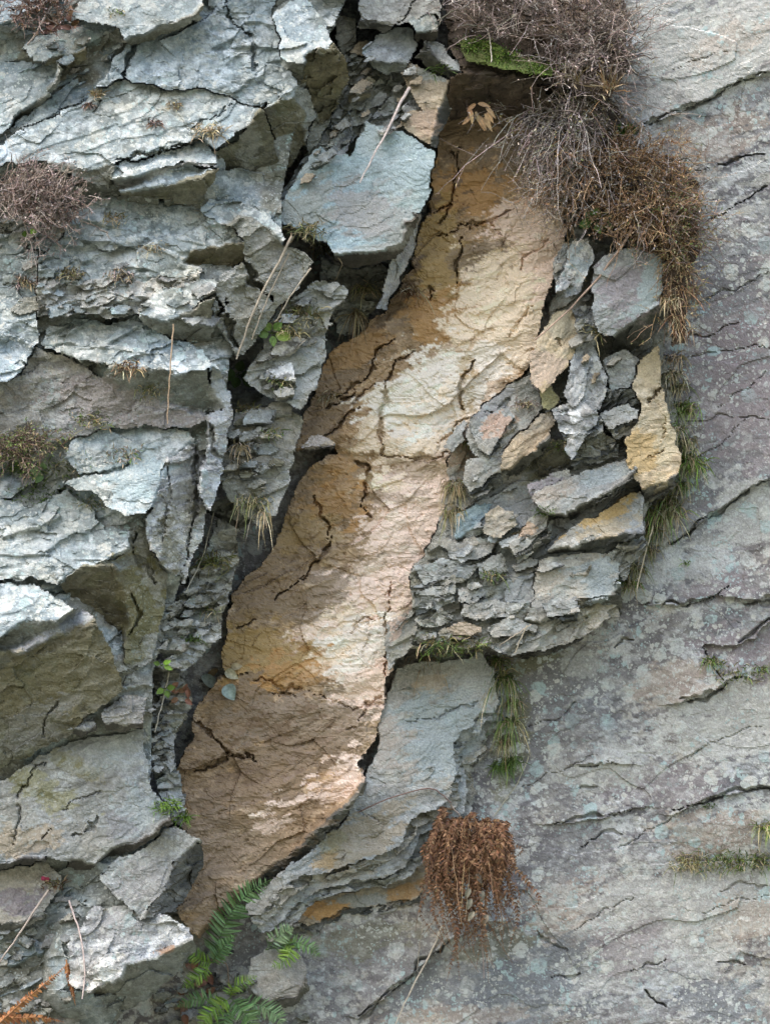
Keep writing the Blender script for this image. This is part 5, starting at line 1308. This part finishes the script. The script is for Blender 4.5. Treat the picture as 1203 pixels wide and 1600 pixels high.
G(1150, 1056, 22, 90, MIXED + GREEN, 'low grass line along the bottom of the sunken purple patch', .7, 20)
G(1190, 1050, 22, 70, LIME + MIXED, 'green grass at the outer end of the sunken purple patch', .7, 10)
G(1075, 1350, 24, 200, MIXED, 'dry end of the grass line low on the smooth cliff', .8, 16)
G(1130, 1348, 24, 220, MIXED + GREEN, 'middle of the grass line low on the smooth cliff', .7, 20)
G(1185, 1348, 24, 200, GREEN + MIXED, 'greener end of the grass line low on the smooth cliff', .7, 18)
G(1198, 1295, 40, 90, MIXED + LIME, 'grass tuft hanging at the outer edge above the low grass line', 1.1, 8)
G(1108, 1262, 14, 30, GREEN, 'tiny moss sprig on the cliff above the grass line', .5, 6)
G(262, 1262, 26, 110, LIME, 'vivid green tuft between the striped slab and the scar', .7, 12)
G(286, 1280, 24, 60, LIME, 'vivid green sprig at the edge of the scar foot', .7, 6)
G(150, 150, 22, 60, STRAW, 'small dry tuft on the back edge of the flat topped block', .3, 6)
G(140, 165, 14, 60, RUST + HEATH, 'dark dead tuft in the notch of the flat topped block', .6, 5)
G(242, 192, 16, 70, RUST + HEATH, 'dark dead tuft in the middle of the flat topped block', .6, 6)
G(272, 165, 16, 60, STRAW, 'faint straw tuft near the upper edge of the flat topped block', .5, 7)
G(330, 205, 26, 110, STRAW, 'wide straw tuft in the hollow of the flat topped block', .6, 14)
G(180, 342, 22, 80, STRAW + MIXED, 'yellow tuft on the ledges behind the heather', .7, 10)
G(238, 388, 16, 60, STRAW, 'short straw tuft along the middle ledge', .7, 12)
G(40, 440, 20, 110, STRAW + HEATH, 'brown cushion of dead grass nearest the outer edge of the ledges', .8, 12)
G(108, 428, 22, 110, STRAW + MIXED, 'straw coloured tuft on the ledge beside the brown cushion', .7, 10)
G(185, 430, 18, 90, STRAW + HEATH, 'flat brown tuft on the third ledge', .8, 12)
G(200, 575, 24, 100, STRAW + RUST, 'brown dry grass in the notch above the sheltered wall', .8, 12)
G(235, 612, 18, 80, MIXED, 'olive tuft under the curling pale ledge', .8, 14)
G(140, 658, 22, 110, GREEN + MIXED, 'green and brown tuft at the foot of the sheltered wall', .6, 18)
G(190, 712, 18, 110, STRAW + HEATH + GREEN, 'dry reddish tuft between the two pale blue tops', .6, 18)
G(30, 725, 28, 200, GREEN + LIME, 'green leafy clump at the outer edge above the whitish ledge', .5, 24)
G(110, 730, 20, 120, GREEN + MIXED, 'darker green clump beside the leafy ledge plant', .5, 20)
G(60, 775, 20, 160, GREEN, 'dark green strip of growth under the leafy ledge plant', .5, 28)
G(150, 790, 16, 70, MIXED + GREEN, 'thin green line of growth below the pale blue top', .5, 16)
G(180, 20, 14, 40, GREEN + MIXED, 'small moss tuft on the top ledges', .5, 10)
G(85, 1385, 22, 70, MIXED + RUST, 'brown green tuft with the pink flower', .5, 9)
G(690, 110, 20, 60, GREEN, 'small green tuft beside the dark wedge stone', .5, 8)
G(895, 125, 46, 40, STRAW, 'upright straw blades in the heather at the upper end', .1, 8)
G(948, 140, 50, 50, STRAW + HRUST, 'tall yellowish grass in the heather near the smooth cliff', .2, 8)
G(980, 205, 24, 120, GREEN, 'dark green moss sprig in the heather beside the smooth cliff', .4, 8)
G(1065, 520, 24, 90, RUST + STRAW, 'red brown dead leaf tuft under the heather strand', 1.0, 10)
G(1055, 560, 26, 60, STRAW, 'pale straw below the red brown dead tuft', 1.2, 8)
G(450, 520, 26, 90, MIXED, 'olive dry tuft in the rubble below the short dry stalk', .6, 12)
G(440, 598, 20, 70, GREEN + MIXED, 'green brown tuft low in the lichened rubble beside the scar', .7, 10)
G(385, 640, 18, 60, MIXED, 'small olive tuft under the round leaved plant', .7, 8)
G(330, 955, 20, 60, MIXED + GREEN, 'olive tuft among the lower dark stones of the rubble strip', .8, 8)
G(300, 1000, 16, 60, GREEN, 'dark green moss tuft above the bright sprigs', .6, 8)
G(880, 700, 14, 80, GREEN + MIXED, 'mossy fringe under the tan tilted slab', .6, 14)
G(770, 900, 20, 70, GREEN + MIXED, 'grassy fringe beside the square lilac block', .7, 10)
G(850, 800, 14, 60, GREEN, 'moss in the crack above the yellow stained slab', .6, 10)
G(785, 1200, 30, 120, GREEN, 'dark mossy growth in the corner above the dead fern', 1.0, 9)
G(640, 455, 34, 70, STRAW + RUST, 'root hairs and dry grass along the upper scar rim under the blue slab', 1.0, 10)
for x, y, pl in ((1048, 470, STRAW), (1056, 500, RUST + STRAW), (1050, 585, STRAW + MIXED), (1062, 605, MIXED), (1058, 670, GREEN + STRAW), (1074, 690, MIXED), (1066, 760, MIXED + GREEN), (1046, 782, MIXED), (1020, 830, STRAW + GREEN), (1010, 860, MIXED),
                 (1080, 455, HRUST), (994, 890, MIXED), (800, 1100, GREEN + STRAW), (790, 1160, MIXED), (782, 1035, GREEN + MIXED), (800, 1190, GREEN)):
    G(x, y, 30, 80, pl, 'dry and green grass filling the seam beside the smooth cliff', 1.1, 8, group='grass along the seam')
# ---- broad leaved plants
leafy(425, 520, [(18, 4, 24, 9), (-8, -12, 18, 7), (10, -12, 18, 7), (-16, 2, 16, 7), (2, 14, 16, 6)], GREEN, 'green rosette of pointed leaves at the foot of the leaning dry stalks')
leafy(372, 585, [(-14, 0, 20, 10), (4, -16, 18, 8), (16, 2, 20, 8), (22, 16, 20, 7), (-4, 14, 16, 8)], [(.10, .16, .06), (.075, .12, .045)], 'round leaved plant in the corner below the grey olive block')
leafy(932, 345, [(-22, 4, 20, 8), (0, -16, 18, 8), (16, -8, 20, 8), (20, 6, 20, 7), (-12, -10, 18, 7), (4, 12, 16, 7), (-30, 10, 16, 7)], [(.09, .19, .045), (.07, .14, .04)], 'fresh green rosette below the heather tangle')
leafy(70, 738, [(-18, -4, 18, 7), (16, -8, 18, 7), (0, -14, 16, 7), (-10, 10, 16, 6), (22, 4, 16, 6)], [(.15, .24, .10), (.11, .18, .07)], 'pale green leafy plant on the ledge above the whitish block')
leafy(252, 1040, [(10, -6, 14, 4), (14, 4, 14, 4), (-8, -4, 12, 4)], LIME, 'small bright sprig beside the black cavity')
leafy(258, 1076, [(10, -2, 14, 5), (-8, 4, 14, 5), (4, 10, 12, 5)], LIME, 'second bright sprig, below the first beside the pillar')
leafy(45, 365, [(8, -4, 12, 6), (-8, 0, 10, 5)], LIME, 'pair of small green leaves under the outer heather')
leafy(130, 1005, [], GREEN, '') if False else None
leafy(70, 1378, [(-3, -6, 8, 4), (4, -4, 8, 4)], [(.40, .05, .11), (.3, .04, .08)], 'little pink flower in the brown green tuft', name='pink_flower', cat='flower', out=5)
# ---- ferns
FERN = [(.09, .165, .055), (.115, .20, .075), (.065, .125, .042), (.14, .24, .095)]
fern(330, 1505, [dict(p=[(334, 1505, 6), (342, 1468, 30), (362, 1424, 42), (392, 1392, 44), (425, 1374, 40)], n=40, L=28),
                 dict(p=[(334, 1505, 6), (316, 1502, 30), (300, 1492, 42), (288, 1482, 46)], n=23, L=16, pal=LIME),
                 dict(p=[(330, 1505, 6), (340, 1492, 34), (352, 1478, 46), (366, 1462, 50)], n=27, L=18),
                 dict(p=[(330, 1505, 6), (318, 1520, 34), (300, 1534, 46), (284, 1544, 44)], n=27, L=16, pal=LIME)],
     FERN, 'green fern with one long upright frond under the scar foot')
fern(415, 1485, [dict(p=[(415, 1485, 4), (430, 1468, 24), (446, 1456, 34), (458, 1450, 36)], n=23, L=18, pal=[(.16, .24, .12), (.2, .28, .15)]),
                 dict(p=[(440, 1470, 4), (456, 1482, 24), (448, 1500, 36), (424, 1512, 40)], n=27, L=20, pal=LIME),
                 dict(p=[(415, 1485, 4), (462, 1472, 24), (488, 1482, 34), (500, 1496, 34)], n=24, L=15)],
     FERN, 'pale green fern spreading over the rounded grey stone')
fern(360, 1575, [dict(p=[(360, 1560, 6), (376, 1576, 30), (390, 1594, 40), (398, 1615, 40)], n=30, L=22, pal=FERN),
                 dict(p=[(360, 1560, 6), (340, 1574, 30), (322, 1590, 42), (312, 1612, 42)], n=28, L=20, pal=LIME),
                 dict(p=[(360, 1560, 6), (362, 1545, 30), (384, 1534, 42), (402, 1526, 42)], n=24, L=15, pal=LIME),
                 dict(p=[(372, 1566, 6), (408, 1572, 30), (432, 1586, 40), (446, 1606, 40)], n=28, L=20, pal=[(.14, .22, .11), (.18, .27, .13)]),
                 dict(p=[(350, 1566, 6), (318, 1560, 30), (296, 1564, 40), (276, 1574, 40)], n=27, L=16, pal=FERN),
                 dict(p=[(360, 1572, 6), (352, 1592, 32), (350, 1612, 42), (352, 1640, 42)], n=27, L=18, pal=FERN)],
     FERN, 'low bushy fern at the bottom edge of the cliff corner')
# dead hanging fern
def dead_fern():
    px, py = 735, 1275
    h = .16 * PPM
    root = thing('dead_fern', 'large hanging clump of rust brown dead fern fronds on the smooth cliff', 'fern', px, py, h / PPM)
    clus = np.stack([np.linspace(-.95, .95, 9) + rng.normal(size=9) * .08, .45 + .65 * rng.random(9)], 1)
    for k in range(110):
        ci = int(rng.integers(0, 9)); a = np.clip(clus[ci, 0] + rng.normal() * .13, -1.1, 1.1); rr = clus[ci, 1] * (.55 + .6 * rng.random()); L = 275 * rr * (1 - .2 * abs(a)); o = 20 + 45 * rng.random(); a *= .82
        sx = px + a * 34 + rng.normal() * 10; sy = py + 8 + rng.normal() * 14 + 26 * rng.random()
        p = [(sx, sy, h + 4), (sx + a * 24 + rng.normal() * 6, sy - 6 + 16 * rng.random(), h + o * .7), (px + a * 60 + rng.normal() * 16, sy + L * .32, h + o),
             (px + 4 + a * 62 + rng.normal() * 20, sy + L * .66, h + o), (px + 8 + a * 46 + rng.normal() * 24, sy + L, h + o * .7)]
        part('frond', frond_geo(p, 48, 4 + 4.5 * rng.random(), RUST, [(.20, .11, .055)], w=.5, ang=62, curl=-.3 + .9 * rng.random(), hang=.35, rw=.9), root)
    N = 10
    st = np.stack([px + rng.normal(size=N) * 26, py + 6 + rng.normal(size=N) * 8, np.full(N, h + 20)], 1)
    d = unit(np.stack([rng.normal(size=N) * .35, np.full(N, .8), .35 + .3 * rng.random(N)], 1))
    part('stem', tubes(curve(st, d, 90 + 90 * rng.random(N), 9, .25, .12), .7, .35, tints(N, STRAW + RUST)), root)
    for k in range(6):
        x = 742 + rng.normal() * 12; y = 1372 + k * 13 + rng.normal() * 6
        part('leaf', leaf_geo(x, y, h + 52 + 8 * rng.random(), rng.normal() * .5, 1, .2, 15, 4.5, [(.21, .19, .15), (.18, .17, .14), (.27, .24, .18)], fold=.6, curl=.5), root)
dead_fern()
def bracken(path, L, label):
    x, y = path[0][:2]; h = float(max(H_at(p[0], p[1]) for p in path)) * PPM
    root = thing('dead_bracken', label, 'bracken', x, y, h / PPM)
    part('frond', frond_geo([(a, b, h + 10 + c) for a, b, c in path], 40, L * .8, [(.30, .13, .05), (.38, .18, .07), (.24, .10, .04)], [(.3, .15, .07)], w=.5, ang=55, curl=.5, hang=.3, rw=1.6), root)
bracken([(-40, 1640, 0), (0, 1598, 6), (40, 1562, 10), (80, 1530, 12), (108, 1506, 12)], 12, 'orange brown dead bracken frond crossing the bottom corner')
bracken([(-30, 1590, 0), (10, 1592, 6), (60, 1590, 10), (100, 1598, 8)], 12, 'second dead bracken frond, lying lower along the bottom edge')
bracken([(104, 1500, 0), (106, 1520, 4), (112, 1545, 6), (118, 1572, 6)], 7, 'thin reddish dead frond hanging beside the lichen spotted block')
# ---- stalks and twigs
S = stalk
PALE = (.52, .44, .38)
S('640,136 626,160 606,202 584,242 562,284', 5.5, 2.2, (.55, .47, .43), 'straight pale straw stalk lying on the smooth blue slab')
S('988,352 978,376 962,398 930,440 895,478 866,506 836,530', 4.5, 2.2, (.42, .30, .23), 'long bare pinkish branch slanting across the lichened ribs', 'bare_branch', 'branch')
S('456,368 436,410 410,455 388,505 370,562', 4.5, 3.0, (.36, .31, .24), 'thickest of the dry stalks leaning on the grey olive block')
S('452,394 430,440 412,480 394,530', 3.0, 2.0, (.30, .26, .20), 'thinner dry stalk parallel to the thickest leaning one')
S('486,418 470,440 450,468 432,500', 3.0, 1.6, (.40, .35, .28), 'short dry stalk leaning toward the smooth blue slab')
S('528,402 536,412 524,440 512,438', 2.2, 1.4, (.45, .38, .28), 'bent grass stalk hanging under the blue slab corner')
S('84,-6 70,26 58,50 44,68', 4.5, 2.4, (.50, .42, .38), 'pale stalk crossing the dead leaves in the top corner')
S('76,1390 50,1430 24,1470 -6,1512', 3.6, 2.4, (.48, .40, .35), 'pale stalk slanting down from the pink flower to the outer edge')
S('108,1408 118,1438 128,1470 134,1520 128,1562', 3.2, 2.0, (.46, .37, .33), 'pale stem dropping over the lichen spotted block')
S('271,505 268,550 264,600 262,662', 2.2, 1.6, (.46, .33, .22), 'fine upright straw before the curling pale ledge')
S('334,800 326,835 318,866 304,898 290,926', 2.4, 1.6, (.40, .37, .29), 'curved straw before the lichen streaked side')
S('264,1050 256,1086 250,1112 242,1144', 3.0, 2.0, (.42, .38, .29), 'pale stalk on the slate pillar beside the bright sprigs')
S('690,1448 676,1484 652,1530 634,1566 616,1606', 3.6, 2.4, (.50, .44, .36), 'long pale stalk running down from the dead fern to the bottom edge')
S('750,1300 748,1360 750,1430 753,1480 756,1530', 2.4, 1.2, (.36, .26, .22), 'long thin stem hanging straight through the dead fern')
S('664,1440 656,1470 652,1520', 1.6, 1.2, (.36, .32, .26), 'thin stem beside the long pale stalk')
S('560,1270 600,1250 640,1238 672,1230 690,1240 706,1256', 2.2, 2.0, (.17, .11, .09), 'thin dark arching stem over the large smooth grey slab')
S('704,1258 720,1276 722,1300 716,1320', 3.0, 1.6, (.50, .40, .32), 'short pale curved stem at the top of the dead fern')
S('1020,822 1010,858 1002,890 994,924', 2.4, 1.6, (.44, .38, .27), 'straw stalk hanging from the big green tuft')
S('824,978 812,1000 804,1022', 2.2, 1.4, (.46, .40, .30), 'straw over the dark undercut ledge')
S('780,1008 800,996 830,976', 2.2, 1.4, (.40, .34, .26), 'second straw crossing the dark undercut ledge')
S('1004,192 1000,215 993,236 996,262', 2.6, 1.6, (.46, .42, .38), 'white dead twig standing at the heather edge')
S('966,78 960,110 952,150', 2.2, 1.6, (.50, .42, .30), 'pale upright straw in the upper heather')
S('762,44 766,66 768,96', 2.4, 1.8, (.52, .47, .38), 'pale twig standing in the bright moss')
S('826,1180 812,1220 790,1250 772,1276', 2.0, 1.4, (.40, .38, .28), 'long grass stem above the dead fern')
S('330,1500 356,1506 358,1550', 2.4, 2.0, (.36, .27, .2), 'bare stem among the ferns')
# ---- dead leaves
for k in range(16):
    dead_leaf(72 + rng.random() * 40, 14 + rng.random() * 34, 13 + 6 * rng.random(), 4.5, rng.random() * 6.3, [(.22, .12, .075), (.28, .17, .11), (.16, .085, .06)], 'curled brown dead leaf caught among the stones in the top corner', 'dead leaves in the top corner')
for x, y, L, w, a, pal, lb in ((316, 1056, 34, 9, .55, [(.34, .37, .30)], 'long grey green wilted leaf at the scar rim below the black cavity'), (352, 1072, 22, 12, .9, [(.25, .31, .25)], 'broad green grey wilted leaf at the scar rim below the black cavity'),
                         (352, 1050, 20, 8, .3, [(.42, .36, .26)], 'pale tan dead leaf on top of the wilted leaves'), (362, 1044, 16, 6, -.4, [(.36, .29, .20)], 'small tan curled leaf above the wilted leaves'), (340, 1046, 22, 5, 2.6, [(.24, .16, .10)], 'brown dead leaf behind the wilted leaves')):
    dead_leaf(x, y, L, w, a, pal, lb, None, name='wilted_leaf')
for k in range(9):
    dead_leaf(268 + rng.random() * 26, 1074 + rng.random() * 24, 12, 4.5, rng.random() * 6.3, [(.24, .12, .07), (.2, .1, .06)], 'red brown dead leaf on the slate pillar', 'dead leaves on the pillar')
for k in range(14):
    dead_leaf(280 + rng.random() * 60, 1500 + rng.random() * 90, 15, 6, rng.random() * 6.3, [(.22, .13, .09), (.28, .19, .14), (.17, .08, .05)], 'brown dead leaf under the ferns', 'dead leaves under the ferns')
for k in range(12):
    dead_leaf(744 + rng.normal() * 16, 160 + rng.random() * 24, 15 + 8 * rng.random(), 3.5, 1.2 + rng.normal() * .6, [(.34, .23, .12), (.28, .18, .09)], 'tan dead leaf hanging under the soil bank', 'dead leaves under the soil bank', h=.46)
